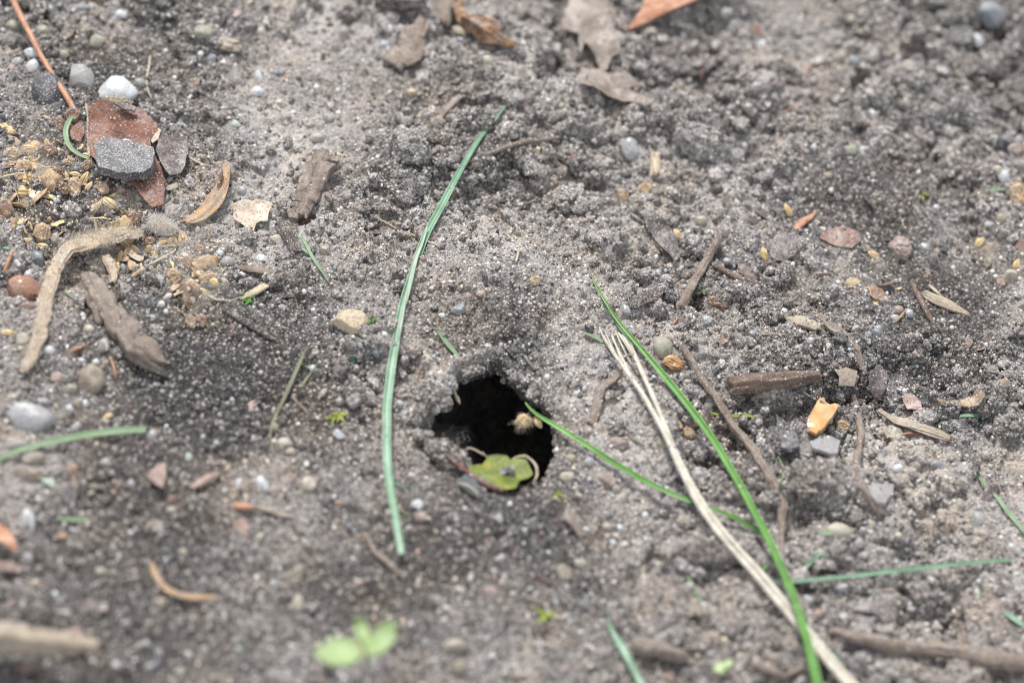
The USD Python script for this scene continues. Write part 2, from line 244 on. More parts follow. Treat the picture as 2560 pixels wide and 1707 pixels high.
flake('leaf_purple', (0.0298, 0.0221, 0.0221), (0.0723, 0.0527, 0.051), (0.136, 0.106, 0.0978))
flake('leaf_beige', (.25, .19, .14), (.36, .29, .22), (.43, .365, .29), 400.0, .1, .5, .4, .2)
flake('leaf_green', (.05, .045, .012), (.10, .135, .018), (.23, .18, .035), 260.0, .1, .5, .3, .14)
flake('leaf_mottled', (0.0255, 0.0127, 0.0068), (0.136, 0.0723, 0.0255), (0.391, 0.272, 0.128), 260.0)
flake('seedling', (.22, .30, .12), (.29, .375, .17), (.35, .42, .24), 90.0, .3, .5, .4, .0)
flake('leaf_dull_red', (0.085, 0.0467, 0.0382), (0.162, 0.0935, 0.0723), (0.238, 0.153, 0.119))
flake('rotten_wood', (.02, .009, .005), (.13, .06, .024), (.36, .22, .115), 420.0, 0, .75)
flake('flake_white', (0.357, 0.348, 0.323), (0.425, 0.416, 0.391), (0.476, 0.468, 0.442), 330.0, 0, .5, .4, .1)
flake('bud_tan', (.16, .09, .045), (.32, .21, .11), (.43, .32, .19), 700.0, 0, .6, .4, .34)
flake('bud_brown', (0.0765, 0.034, 0.0153), (0.178, 0.0892, 0.0442), (0.272, 0.17, 0.102), 600.0, 0, .55, .4, .45)
flake('seed_tan', (.21, .135, .055), (.41, .295, .145), (.50, .40, .24), 900.0, 0, .5, .4, .1)
flake('acorn_brown', (.09, .035, .017), (.18, .078, .04), (.30, .17, .11), 110.0, 0, .16, .6, .3)
flake('husk_bright', (.28, .13, .04), (.41, .215, .08), (.49, .33, .17), 220.0, .1, .3, .5, .18)
flake('caked_dust', (0.17, 0.128, 0.0723), (0.255, 0.2, 0.119), (0.332, 0.272, 0.178), 1500.0, 0, .9)
mat('hair_tan', {'p': ('principled_bsdf', {'base_color': (.46, .39, .30), 'roughness': .7})}, [])
mat('hair_white', {'p': ('principled_bsdf', {'base_color': (.50, .48, .44), 'roughness': .7})}, [])
def clod_mat(name, a, b, c):
    mat(name, {'geo': ('geometry', {}), 'n': ('noise_texture', {'scale': 420.0, 'detail': 5.0, 'roughness': .7}), 'v': ('voronoi_texture', {'scale': 2700.0}), 'bw': ('rgb_to_bw', {}), 'k': ('math', {'math_type': 'multiply_add', 'value2': .45}), 's': ('math', {'math_type': 'multiply', 'value2': .6}), 'i': ('math', {'math_type': 'multiply_add', 'value2': -.6}),
        'r': ('rgb_ramp', {'ramp': [(.2, a), (.52, b), (.85, c)]}), 'b': ('bump', {'strength': 1.0, 'distance': .0003}), 'p': ('principled_bsdf', {'roughness': .9, 'specular_ior_level': .3})},
        [('geo.position', 'n.vector'), ('geo.position', 'v.vector'), ('v.color', 'bw.color'), ('n.fac', 's.value1'), ('bw.val', 'k.value1'), ('s.value', 'k.value3'), ('k.value', 'r.fac'), ('r.color', 'p.base_color'), ('v.distance', 'i.value1'), ('n.fac', 'i.value3'), ('i.value', 'b.height'), ('b.normal', 'p.normal')])
clod_mat('clod_pale', (.06, .054, .049), (.24, .22, .203), (.44, .41, .38))
clod_mat('clod_mid', (.025, .022, .019), (.11, .097, .087), (.27, .245, .22))
clod_mat('clod_dark', (.02, .017, .015), (.075, .064, .056), (.19, .165, .145))
clod_mat('striped_grey', (.02, .025, .028), (.12, .15, .16), (.42, .46, .47))
mat('barred_grey', {'geo': ('geometry', {}), 'm': ('mapping', {'rotation': (0, 0, .9)}), 'w': ('wave_texture', {'scale': 900.0, 'distortion': 9.0, 'detail': 3.0, 'detail_scale': 2.0}), 'r': ('rgb_ramp', {'ramp': [(.35, (.007, .009, .010)), (.75, (.03, .040, .044)), (1, (.13, .15, .155))]}), 'p': ('principled_bsdf', {'roughness': .6})},
    [('geo.position', 'm.vector'), ('m.vector', 'w.vector'), ('w.fac', 'r.fac'), ('r.color', 'p.base_color')])
# one sheet: fine where the photograph looks, growing coarser out to 4 m
grow = np.cumsum(0.0006 * 1.32 ** np.arange(28))
xs = np.r_[XS[0] - grow[::-1], XS, XS[-1] + grow]; ys = np.r_[YS[0] - grow[::-1], YS, YS[-1] + grow]
X, Y = np.meshgrid(xs, ys)
k = len(grow)
Z = macro(X, Y) * .6; Z[k:-k, k:-k] = H
edge = np.minimum.reduce([X - XS[0], XS[-1] - X, Y - YS[0], YS[-1] - Y])
out = edge < 0
fade = np.exp(edge[out] / 0.01)
Z[out] = (1 - fade) * Z[out] + fade * sample(H, X[out], Y[out])
hs = gaussian_filter(H, 1.6); gy_, gx_ = np.gradient(hs, .0003); gm = np.hypot(gx_, gy_) + 1e-9
far = ss(1.1, 1.5, np.hypot(GX - HC[0], GY - HC[1]) / mouth_r(np.arctan2(GY - HC[1], GX - HC[0])))
push = .0011 * ss(.35, 1.3, gm) * far / gm          # steep places bulge outwards, so that crumbs and ledges overhang
up_ = ss(-.0004, .0006, hs - gaussian_filter(H, 7))
X, Y = X.copy(), Y.copy(); X[k:-k, k:-k] -= push * up_ * gx_; Y[k:-k, k:-k] -= push * up_ * gy_
VX, VY, VZ, VT = burrow(X, Y, Z)
nv = X.shape
idx = np.arange(X.size).reshape(nv)
faces = np.concatenate([np.stack([idx[:-1, :-1], idx[:-1, 1:], idx[1:, 1:]], -1).reshape(-1, 3), np.stack([idx[:-1, :-1], idx[1:, 1:], idx[1:, :-1]], -1).reshape(-1, 3)])
GV = np.stack([VX, VY, VZ], -1).reshape(-1, 3)
tone_v = np.full(nv, .45); tone_v[k:-k, k:-k] = TONE
g = usdkit.mesh(stage, '/World/ground', (GV, faces), '/World/Looks/soil', smooth=True)
UsdGeom.PrimvarsAPI(g).CreatePrimvar('tone', Sdf.ValueTypeNames.FloatArray, 'vertex').Set(Vt.FloatArray.FromNumpy(tone_v.ravel().astype(np.float32)))
tag(g, 'grey brown sandy soil with an animal burrow opening in it', 'soil', kind='structure')

# ------------------------------------------------------------------ loose grains and crumbs
def stone(seed, sub=1, rough=.25, chops=5, chop=.72):
    m = trimesh.creation.icosphere(subdivisions=sub); v = np.array(m.vertices); r = np.random.default_rng(seed)
    v *= (1 + rough * 2 * (noise(v * 1.3 + seed * 9.1, seed) - .5))[:, None]
    for _ in range(chops):
        n = r.normal(size=3); n /= np.linalg.norm(n); c = r.uniform(chop, .95)
        d = v @ n; v -= np.maximum(d - c, 0)[:, None] * n * .85
    return v, np.array(m.faces)
def lump(seed, sub=3):
    m = trimesh.creation.icosphere(subdivisions=sub); v = np.array(m.vertices)
    v *= (0.25 + 1.0 * fbm(v * 1.5 + seed * 5.3, 2, seed) + .85 * (fbm(v * 3.6 + seed, 3, seed + 1) - .3))[:, None]; v *= np.random.default_rng(seed).uniform(.6, 1.25, 3)
    rr = np.random.default_rng(seed + 1)
    for _ in range(4):
        n = rr.normal(size=3); n /= np.linalg.norm(n); d = v @ n; v -= np.maximum(d - rr.uniform(.35, .6), 0)[:, None] * n * .8
    return v, np.array(m.faces)
tri = GV[faces]; cen = tri.mean(1)
rel = cen - EYE; dz = rel @ FWD
vis = (np.abs(rel @ RGT / dz) < TAN * 1.06) & (np.abs(rel @ UPV / dz) < TAN * .72)
tf = VT.ravel()[faces].max(1); vis &= (tf < .35)
cr = np.cross(tri[:, 1] - tri[:, 0], tri[:, 2] - tri[:, 0]); area = np.linalg.norm(cr, axis=1) / 2
vis &= area < 4e-7
vi = np.nonzero(vis)[0]
def scatter(n, seed, weight=None):
    g = np.random.default_rng(seed); w = area[vi] * (1 if weight is None else weight[vi]); i = vi[g.choice(len(vi), n, p=w / w.sum())]
    a, b = g.random(n), g.random(n); s = a + b > 1; a[s], b[s] = 1 - a[s], 1 - b[s]
    return tri[i, 0] + a[:, None] * (tri[i, 1] - tri[i, 0]) + b[:, None] * (tri[i, 2] - tri[i, 0]), cr[i] / (2 * area[i][:, None]), tone_v.ravel()[faces[i, 0]], g
def instancer(name, protos, P, which, S, g, label, cat):
    path = '/World/' + name
    pi = UsdGeom.PointInstancer.Define(stage, path)
    targets = []
    for j, (m, mt) in enumerate(protos):
        q = f'{path}/{name}_shape_{j:03d}'; usdkit.mesh(stage, q, m, '/World/Looks/' + mt, smooth=True); targets.append(q)
    pi.CreatePrototypesRel().SetTargets(targets)
    pi.CreateProtoIndicesAttr(Vt.IntArray.FromNumpy(which.astype(np.int32)))
    pi.CreatePositionsAttr(Vt.Vec3fArray.FromNumpy(P.astype(np.float32)))
    pi.CreateScalesAttr(Vt.Vec3fArray.FromNumpy(S.astype(np.float32)))
    q = g.normal(size=(len(P), 4)); q /= np.linalg.norm(q, axis=1)[:, None]
    pi.CreateOrientationsAttr(Vt.QuathArray([Gf.Quath(*map(float, r)) for r in q]))
    tag(pi, label, cat, kind='stuff')
GRAIN_MATS = ['grain_dark', 'grain_mid', 'grain_pale', 'grain_quartz']
NG, NC = 300000, 15000
P, N, T, g = scatter(NG, 101)
r = np.clip(np.exp(g.normal(math.log(.000125), .52, NG) - (T - .45) * .5), .00007, .0005)
u = g.random(NG) + (T - .45) * .75
which_m = np.select([u < .31, u < .76, u < 1.26], [0, 1, 2], 3)
S = r[:, None] * g.uniform(.75, 1.3, (NG, 3))
instancer('sand_grains', [(stone(200 + j), m) for m in GRAIN_MATS for j in range(3)], P + N * r[:, None] * g.uniform(-.65, .35, NG)[:, None], which_m * 3 + g.integers(0, 3, NG), S, g,
          'fine loose sand grains in grey, tan and white covering the soil', 'sand')
# ------------------------------------------------------------------ builders (everything is laid on the soil where the photograph shows it)
UP = np.array([0, 0, 1.0])
CLODS = []
DUST = []                    # (vertices, faces, grains) of dusty things: loose sand is strewn on them at the end
def unit(v): return v / (np.linalg.norm(v, axis=-1, keepdims=True) + 1e-15)
def spline(pts, n):
    p = np.asarray(pts, float); s = np.r_[0, np.cumsum(np.linalg.norm(np.diff(p[:, :3], axis=0), axis=1))]; s /= s[-1]
    if len(p) < 3: f = lambda t: np.stack([np.interp(t, s, p[:, k]) for k in range(p.shape[1])], -1)
    else:
        from scipy.interpolate import PchipInterpolator as PI
        f = PI(s, p, axis=0)
    return f(np.linspace(0, 1, n))
def path3(px, n, lift=0.0, stiff=0.0):
    """a smooth path on the soil through photo pixels; rows (x, y) or (x, y, lift in mm)"""
    q = np.array([list(r) + [lift] * (3 - len(r)) for r in px], float)
    q = spline(q, n)
    P = np.array([G(a, b, c * MM) for a, b, c in q])
    if stiff:                                   # it bridges hollows and rests on the high spots
        d = np.linalg.norm(P - EYE, axis=1); m = n
        e = np.r_[2 * d[0] - d[::-1], d, 2 * d[-1] - d[::-1]]; e = gaussian_filter1d(e, max(1.0, n * stiff))[m:2 * m]
        e -= np.percentile(e - d, 72)
        P = EYE + unit(P - EYE) * e[:, None]
    return P
def caps(nv, sides, v):
    """fans that close the two ends of a tube of nv rings"""
    a = len(v); c0, c1 = v[:sides].mean(0), v[-sides:].mean(0)
    i = np.arange(sides); j = (i + 1) % sides
    f = np.vstack([np.stack([np.full(sides, a), j, i], -1), np.stack([np.full(sides, a + 1), (nv - 1) * sides + i, (nv - 1) * sides + j], -1)])
    return np.vstack([v, c0, c1]), f
def tube(P, R, sides=12, flatten=1.0, rough=0.0, seed=0, roll=0.0, round_ends=True, ridges=0.0, jag=0.0):
    """a swept rod: P path, R radii; flatten squashes it towards the ground, rough and ridges give bark"""
    n = len(P); R = np.broadcast_to(R, (n,)).astype(float).copy()
    if round_ends:
        k = np.arange(n); e = np.minimum(k, n - 1 - k); R = R * np.sqrt(np.clip(1 - (1 - np.minimum(e, 2.0) / 2.0) ** 2 * .75, .1, 1))
    T = unit(np.gradient(P, axis=0)); S = unit(np.cross(T, UP)); N = np.cross(S, T)
    th = np.arange(sides) * 2 * np.pi / sides + roll
    u, v = np.meshgrid(np.arange(sides) / sides, np.arange(n))
    L = np.r_[0, np.cumsum(np.linalg.norm(np.diff(P, axis=0), axis=1))]
    rr = R[:, None] * np.ones(sides)
    if rough:
        q = np.stack([np.cos(th)[None] * 1.2 + 0 * rr, np.sin(th)[None] * 1.2 + 0 * rr, (L / R.mean() * .55)[:, None] + 0 * rr], -1)
        rr = rr * (1 + rough * 2 * (fbm(q + seed * 7.7, 3, seed) - .5))
    if ridges:
        q = np.stack([np.cos(th)[None] * 4 + 0 * rr, np.sin(th)[None] * 4 + 0 * rr, (L / R.mean() * .12)[:, None] + 0 * rr], -1)
        rr = rr * (1 + ridges * 2 * (fbm(q + seed * 3.1, 2, seed + 5) - .5))
    V = P[:, None] + rr[..., None] * (np.cos(th)[None, :, None] * S[:, None] + flatten * np.sin(th)[None, :, None] * N[:, None])
    if jag:                                     # broken, splintered ends
        for e, sg in ((0, -1), (n - 1, 1)):
            w = noise(np.stack([np.cos(th) * 1.6, np.sin(th) * 1.6, 0 * th + seed * 2.3 + e], -1), seed + 9) - .45
            for k, fr in ((0, 1), (1, .5), (2, .2)):
                V[e - sg * k] += sg * fr * jag * 2 * R.max() * w[:, None] * T[e]
    V = V.reshape(-1, 3); i, j = np.meshgrid(np.arange(n - 1), np.arange(sides), indexing='ij'); jj = (j + 1) % sides
    F = np.vstack([np.stack([i * sides + j, i * sides + jj, (i + 1) * sides + jj], -1).reshape(-1, 3), np.stack([i * sides + j, (i + 1) * sides + jj, (i + 1) * sides + j], -1).reshape(-1, 3)])
    F = F[:, ::-1]
    V, C = caps(n, sides, V)
    uv = np.vstack([np.stack([np.abs(u * 2 - 1), L[:, None] / MM + 0 * u], -1).reshape(-1, 2), [[.5, 0], [.5, L[-1] / MM]]])
    return V, np.vstack([F, C[:, ::-1]]), uv
def blade(P, W, fold=.35, thick=.00012, roll=0.0, twist=0.0, seed=0):
    """a grass leaf: a folded ribbon with a thickness; P path, W half widths"""
    n = len(P); T = unit(np.gradient(P, axis=0)); cam_n = unit(EYE - P)
    N0 = unit(.55 * UP + .45 * cam_n); N0 = unit(N0 - (N0 * T).sum(1)[:, None] * T); S0 = np.cross(T, N0)
    a = roll + twist * np.linspace(0, 1, n) + .12 * (noise(np.stack([np.linspace(0, 9, n)] * 3, -1), seed) - .5)
    S = np.cos(a)[:, None] * S0 + np.sin(a)[:, None] * N0; N = np.cross(S, T)
    x = np.array([-1, -.78, -.5, -.2, 0, .2, .5, .78, 1]); top = fold * (np.abs(x) ** 1.3) - .05 * np.cos(x * 9)
    sec = np.r_[np.stack([x, top], -1), np.stack([x[::-1], top[::-1]], -1)]; off = np.r_[np.zeros(9), -np.ones(9) * thick]
    W = np.broadcast_to(W, (n,)); m = len(sec)
    V = P[:, None] + W[:, None, None] * (sec[None, :, :1] * S[:, None] + sec[None, :, 1:] * N[:, None]) + off[None, :, None] * N[:, None]
    V = V.reshape(-1, 3); i, j = np.meshgrid(np.arange(n - 1), np.arange(m), indexing='ij'); jj = (j + 1) % m
    F = np.vstack([np.stack([i * m + j, i * m + jj, (i + 1) * m + jj], -1).reshape(-1, 3), np.stack([i * m + j, (i + 1) * m + jj, (i + 1) * m + j], -1).reshape(-1, 3)])
    L = np.r_[0, np.cumsum(np.linalg.norm(np.diff(P, axis=0), axis=1))] / MM
    uv = np.stack([np.broadcast_to(sec[None, :, 0] * .5 + .5, (n, m)), np.broadcast_to(L[:, None], (n, m))], -1).reshape(-1, 2)
    V, C = caps(n, m, V)
    return V, np.vstack([F, C]), np.vstack([uv, [[.5, 0], [.5, L[-1]]]])
def sheet(poly, lift=.5, curl=0.0, rumple=.4, thick=.00015, seed=0, fine=.0007, droop=0.0, jag=.25, plane=False, tilt=(0, 0)):
    """a leaf or flake: its outline in photo pixels laid on the soil, with a thickness, rumpled and curled; plane: flat instead of following every crumb"""
    q = np.array(poly, float)
    # a ragged edge between the corners
    d = []
    for a, b in zip(q, np.roll(q, -1, 0)):
        k = max(2, int(np.linalg.norm(b - a) / 9)); t = np.arange(k)[:, None] / k
        seg = a + (b - a) * t; nrm = np.array([-(b - a)[1], (b - a)[0]]) / (np.linalg.norm(b - a) + 1e-9)
        w = (noise(np.c_[seg / 8.0, np.full(k, seed)], seed) - .5) * 22 * jag * (np.sin(np.pi * t[:, 0]) if k > 2 else 0)
        d.append(seg + nrm * np.atleast_1d(w)[:, None])
    q = np.vstack(d)
    W = np.array([G(x, y, 0, TOP_H) for x, y in q])
    if plane:                                   # the outline is laid out on the plane itself
        A = np.c_[W[:, :2] - W[:, :2].mean(0), np.ones(len(W))]; co = np.linalg.lstsq(A, W[:, 2], rcond=None)[0]; m0 = W.mean(0)
        nrm_ = np.array([-co[0], -co[1], 1.0]); D = np.array([ray(x, y) for x, y in q]); o_ = np.array([m0[0], m0[1], co[2]])
        W = EYE + D * (((o_ - EYE) @ nrm_) / (D @ nrm_))[:, None]
    c = W.mean(0); w2 = W[:, :2] - c[:2]
    area = np.sum(w2[:, 0] * np.roll(w2[:, 1], -1) - np.roll(w2[:, 0], -1) * w2[:, 1])
    if area < 0: w2 = w2[::-1]
    cs = manifold3d.CrossSection([w2 / MM])
    m = manifold3d.Manifold.extrude(cs, thick / MM).refine_to_length(fine / MM).to_mesh()
    v = np.array(m.vert_properties[:, :3], float) * MM; f = np.array(m.tri_verts)
    size = np.abs(w2).max(); x, y, z = v[:, 0] + c[0], v[:, 1] + c[1], v[:, 2]
    if plane:
        A = np.c_[W[:, :2] - c[:2], np.ones(len(W))]; co = np.linalg.lstsq(A, W[:, 2], rcond=None)[0]; base = v[:, 0] * co[0] + v[:, 1] * co[1] + co[2]
    else: base = sample(TOP_H, x, y) - .0004
    rn = (fbm(np.stack([x, y, 0 * x], -1) / .006 + seed * 3.3, 3, seed) - .4) * rumple * MM * 2
    r2 = (v[:, 0] ** 2 + v[:, 1] ** 2) / size ** 2
    dz = lift * MM + rn + curl * MM * r2 + tilt[0] * v[:, 0] + tilt[1] * v[:, 1]
    # keep the outline where the photograph has it: move along the line of sight, not straight up
    P = np.stack([x, y, base + z], -1); los = unit(EYE - P); P = P + los / los[:, 2:] * dz[:, None]
    uv = np.stack([v[:, 0] / MM, v[:, 1] / MM], -1)
    return P, f, uv
def stone_mesh(px, py, w, h, a, style, seed, embed=.45, sub=None):
    """a pebble whose outline in the photograph is about w by h pixels, turned by a degrees"""
    sub = sub or (4 if max(w, h) > 60 else 3 if max(w, h) > 26 else 2)
    if style == 'r': v, f = stone(seed, sub, .15, 6, .76)
    elif style == 'a': v, f = stone(seed, sub, .16, 9, .62)
    elif style == 'f': v, f = stone(seed, sub, .14, 7, .66)
    elif style == 't':
        v, f = stone(seed, sub, .08, 5, .85); v = v * np.stack([1.08 - .62 * v[:, 1], 1 + 0 * v[:, 1], 1 - .3 * v[:, 1]], -1)
    else: v, f = lump(seed, max(sub, 3)); v = v / np.abs(v).max(0)
    if sub >= 3 and style != 'l': v = v * (1 + .05 * (fbm(v * 4 + seed, 3, seed) - .5))[:, None]
    v = v / np.abs(v).max(0)
    p = G(px, py); s = mpp(p)
    c = np.cos(math.radians(a)); sn = np.sin(math.radians(a))
    los = unit(EYE - p); R = RGT; U = unit(UPV)
    # in the picture plane: v0 along the long side, v1 across; v2 towards the camera
    ex = c * R - sn * (-U) * 1.0; ey = sn * (-R) * -1.0 * -1 + c * U
    ex = c * R + sn * U; ey = -sn * R + c * U
    deep = min(w, h) * (.42 if style != 'f' else .26)
    V = p + s * (v[:, :1] * ex * w / 2 + v[:, 1:2] * ey * h / 2 + v[:, 2:] * los * deep)
    V = V + los * s * deep * embed * .9
    return V, f
pn = [1000]
def dust(m, n): DUST.append((m[0], m[1], n))
def pebble(px, py, w, h, a, style, matname, label, name='pebble', cat='pebble', group=None, embed=.2, dusty=None):
    pn[0] += 1
    sh = float(np.clip((py - 1150) / 550 * 18, 0, 16)); w, h = max(w - sh, w * .6), max(h - sh, h * .6)   # blur makes the near ones look larger than they are
    m = stone_mesh(px, py, w, h, a, style, pn[0], embed)
    o = tag(obj(name, m, matname, smooth=45 if style in 'af' else True), label, cat, group)
    n = (w * h / 330) * (1.0 if dusty is None else dusty)
    if n >= 2: dust(m, int(n))
    return o
def clod(px, py, w, h, a, matname, label, name='soil_clod', group=None, embed=.25, dens=1.0):
    """a clod of caked soil: knobbly, with grains sticking out"""
    pn[0] += 1; sd_ = pn[0]
    V, f = trimesh.creation.icosphere(subdivisions=5 if max(w, h) > 60 else 4).vertices, None
    m0 = trimesh.creation.icosphere(subdivisions=5 if max(w, h) > 60 else 4); v = np.array(m0.vertices); f = np.array(m0.faces)
    big = fbm(v * 1.3 + sd_ * 3.1, 3, sd_); mid = fbm(v * 4.2 + sd_, 3, sd_ + 1)
    pits = ss(.55, .75, fbm(v * 3.0 - sd_, 3, sd_ + 2))
    v = v * (0.5 + .85 * big + .55 * (mid - .5) - .22 * pits)[:, None]; v = v / np.abs(v).max(0)
    p = G(px, py); s = mpp(p); c, sn = np.cos(math.radians(a)), np.sin(math.radians(a)); los = unit(EYE - p)
    ex = c * RGT + sn * UPV; ey = -sn * RGT + c * UPV; deep = min(w, h) * .40
    V = p + s * (v[:, :1] * ex * w / 2 + v[:, 1:2] * ey * h / 2 + v[:, 2:] * los * deep) + los * s * deep * embed
    o = tag(obj(name, (V, f), matname), label, 'soil clod', group)
    dust((V, f), int(w * h / 16 * dens))
    if matname.startswith('clod'): CLODS.append((V, f, int(w * h / 130)))
    return o
def rod(name, px, widths, matname, label, cat, group=None, lift=.3, sides=12, n=None, flatten=1.0, rough=.12, ridges=.10, seed=None, dusty=1.0, parent=None, round_ends=None, jag=None, stiff=None):
    """a twig, root or stalk through photo pixels; widths in photo pixels"""
    pn[0] += 1
    L = sum(math.dist(a[:2], b[:2]) for a, b in zip(px, px[1:])); n = n or int(np.clip(L / 7, 8, 110))
    P = path3(px, n, lift, {'root': .10, 'fibre': .10, 'twig': .25, 'stalk': .15}.get(name, .35) if stiff is None else stiff); s = np.array([mpp(p) for p in P])
    W = np.interp(np.linspace(0, 1, n), np.linspace(0, 1, len(np.atleast_1d(widths))), np.atleast_1d(widths)) * s / 2
    if name in ('twig', 'root', 'stick', 'bark_piece', 'bark_strip', 'fibre', 'branch_piece', 'bark_chunk') or matname in ('hairy_tan', 'bark_grey'):
        q = np.arange(n)[:, None] * np.ones(3) * .33 + pn[0] * 1.7; W = W * (1 + .30 * (fbm(q * .5, 2, pn[0]) - .5))   # knots and thin places, and a wavering course
        P = P + RGT * (W * .6 * (noise(q * .6 + 40, 1) - .5))[:, None] + UPV * (W * .6 * (noise(q * .6 + 80, 2) - .5))[:, None]
    P = P + UP * (W * flatten * .12)[:, None]
    thick_ = max(np.atleast_1d(widths)) >= 24
    if thick_: sides, rough, ridges = max(sides, 28), rough * .5, max(ridges * 2.2, .42)
    v, f, uv = tube(P, W, sides, flatten, rough, pn[0] if seed is None else seed, ridges=ridges, round_ends=not thick_ if round_ends is None else round_ends, jag=(.9 if thick_ else .3) if jag is None else jag)
    o = obj(name, (v, f), matname, parent or '/World', True, uv)
    if parent is None: tag(o, label, cat, group)
    if dusty: dust((v, f), int(L * np.mean(widths) / 120 * dusty))
    return o
def grass(name, px, widths, matname, label, cat='grass blade', group=None, lift=.8, fold=.3, roll=0.0, twist=0.0, parent=None, n=None, dusty=0):
    pn[0] += 1
    L = sum(math.dist(a[:2], b[:2]) for a, b in zip(px, px[1:])); n = n or int(np.clip(L / 9, 8, 150))
    P = path3(px, n, lift, .12); s = np.array([mpp(p) for p in P])
    W = np.interp(np.linspace(0, 1, n), np.linspace(0, 1, len(widths)), widths) * s / 2
    v, f, uv = blade(P, W, fold, .00010 if max(widths) < 9 else .00018, roll, twist, pn[0])
    o = obj(name, (v, f), matname, parent or '/World', True, uv)
    if parent is None: tag(o, label, cat, group)
    if dusty: dust((v, f), dusty)
    return o
def leaf(name, poly, matname, label, cat='dead leaf', group=None, parent=None, dusty=None, **kw):
    pn[0] += 1
    v, f, uv = sheet(poly, seed=pn[0] % 97, **kw)
    o = obj(name, (v, f), matname, parent or '/World', 50, None)
    if parent is None: tag(o, label, cat, group)
    q = np.array(poly); A = abs(np.sum(q[:, 0] * np.roll(q[:, 1], -1) - np.roll(q[:, 0], -1) * q[:, 1])) / 2
    dust((v, f), int(A / 90 if dusty is None else dusty))
    return o
def seed_mesh(px, py, l, w, a, lift=.15, sd_=0):
    """a small winged grain with a furrow along its face"""
    m = trimesh.creation.icosphere(subdivisions=3); v = np.array(m.vertices); f = np.array(m.faces)
    x, y, z = v.T
    taper = 1 - .28 * x ** 2 + .08 * np.sin(x * 3 + sd_)
    y = y * taper
    z = z - .42 * np.exp(-(y / .16) ** 2) * (z > 0) * np.sqrt(np.clip(1 - x ** 2, 0, 1)) - .16 * np.exp(-((np.abs(y) - .55) / .12) ** 2) * (z > 0)
    p = G(px, py, lift * MM); s = mpp(p); c, sn = np.cos(math.radians(a)), np.sin(math.radians(a)); los = unit(EYE - p)
    ex = c * RGT + sn * UPV; ey = -sn * RGT + c * UPV
    V = p + s * (x[:, None] * ex * l / 2 + y[:, None] * ey * w / 2 + z[:, None] * los * w * .40) + los * s * w * .25
    return V, f
def seed(px, py, l, w, a, label, matname='seed_tan', group=None, lift=.15, name='seed', parent=None):
    pn[0] += 1
    o = obj(name, seed_mesh(px, py, l, w, a, lift, pn[0]), matname, parent or '/World')
    if parent is None: tag(o, label, 'seed', group)
    return o
def scale_mesh(px, py, w, h, a, sd_, cup=.35, lift=.1):
    """a dry bud scale: a cupped, ragged shell"""
    m = trimesh.creation.icosphere(subdivisions=4); v = np.array(m.vertices); f = np.array(m.faces); x, y, z = v.T
    r = np.hypot(x, y); th = np.arctan2(y, x)
    rag = 1 + .22 * (fbm(np.stack([np.cos(th) * 2, np.sin(th) * 2, 0 * th + sd_], -1), 3, sd_) - .5) * 2
    lay = .06 * np.sin(r * 13 + 2 * np.sin(th * 2 + sd_)) * (z > 0)
    z = np.where(z > 0, z * (1 - cup) + lay + cup * .8 * (r > .6) * (r - .6) - cup * .45 * np.exp(-((r - .12) / .25) ** 2), z)
    z = z + .30 * (fbm(v * 2.2 + sd_, 3, sd_ + 3) - .5)
    p = G(px, py, lift * MM); s = mpp(p); c, sn = np.cos(math.radians(a)), np.sin(math.radians(a)); los = unit(.8 * (EYE - p) / np.linalg.norm(EYE - p) + .3 * UP + .2 * np.random.default_rng(sd_).normal(size=3))
    ex = c * RGT + sn * UPV; ey = -sn * RGT + c * UPV
    V = p + s * ((x * rag)[:, None] * ex * w / 2 + (y * rag)[:, None] * ey * h / 2 + z[:, None] * los * min(w, h) * .42) + los * s * min(w, h) * .2
    return V, f
def bud(px, py, w, h, a, matname, label, group=None, cat='bud scale', dusty=1.0):
    pn[0] += 1
    m = scale_mesh(px, py, w, h, a, pn[0])
    o = tag(obj('bud_scale', m, matname), label, cat, group); dust(m, int(w * h / 70 * dusty)); return o
def hairs(path, roots, length, width, matname, seed_, spread=.8, lean=None):
    """fine plant hairs as curves from the given root points"""
    g = np.random.default_rng(seed_); n = len(roots); k = 5
    d = unit(g.normal(size=(n, 3)) * spread + UP * .7 + (0 if lean is None else lean)); b = g.normal(size=(n, 3)) * .6
    t = np.linspace(0, 1, k)[None, :, None]; L = (length * g.uniform(.4, 1.2, n))[:, None, None]
    P = roots[:, None] + L * (d[:, None] * t + b[:, None] * t ** 2 * .6)
    c = UsdGeom.BasisCurves.Define(stage, path); c.CreateTypeAttr('linear')
    c.CreateCurveVertexCountsAttr(Vt.IntArray.FromNumpy(np.full(n, k, np.int32))); c.CreatePointsAttr(Vt.Vec3fArray.FromNumpy(P.reshape(-1, 3).astype(np.float32)))
    c.CreateWidthsAttr(Vt.FloatArray.FromNumpy(np.tile(np.linspace(1, .4, k) * width, n).astype(np.float32))); c.SetWidthsInterpolation('vertex')
    UsdShade.MaterialBindingAPI.Apply(c.GetPrim()).Bind(UsdShade.Material.Get(stage, '/World/Looks/' + matname))
    return c.GetPrim()
def roots_on(v, f, n, seed_, up=.0):
    g = np.random.default_rng(seed_); t = np.asarray(v)[f]; c = np.cross(t[:, 1] - t[:, 0], t[:, 2] - t[:, 0]); A = np.linalg.norm(c, axis=1); w = A * (c[:, 2] / (A + 1e-20) > up) + 1e-20
    i = g.choice(len(f), n, p=w / w.sum()); a, b = g.random(n), g.random(n); s = a + b > 1; a[s], b[s] = 1 - a[s], 1 - b[s]
    return t[i, 0] + a[:, None] * (t[i, 1] - t[i, 0]) + b[:, None] * (t[i, 2] - t[i, 0])
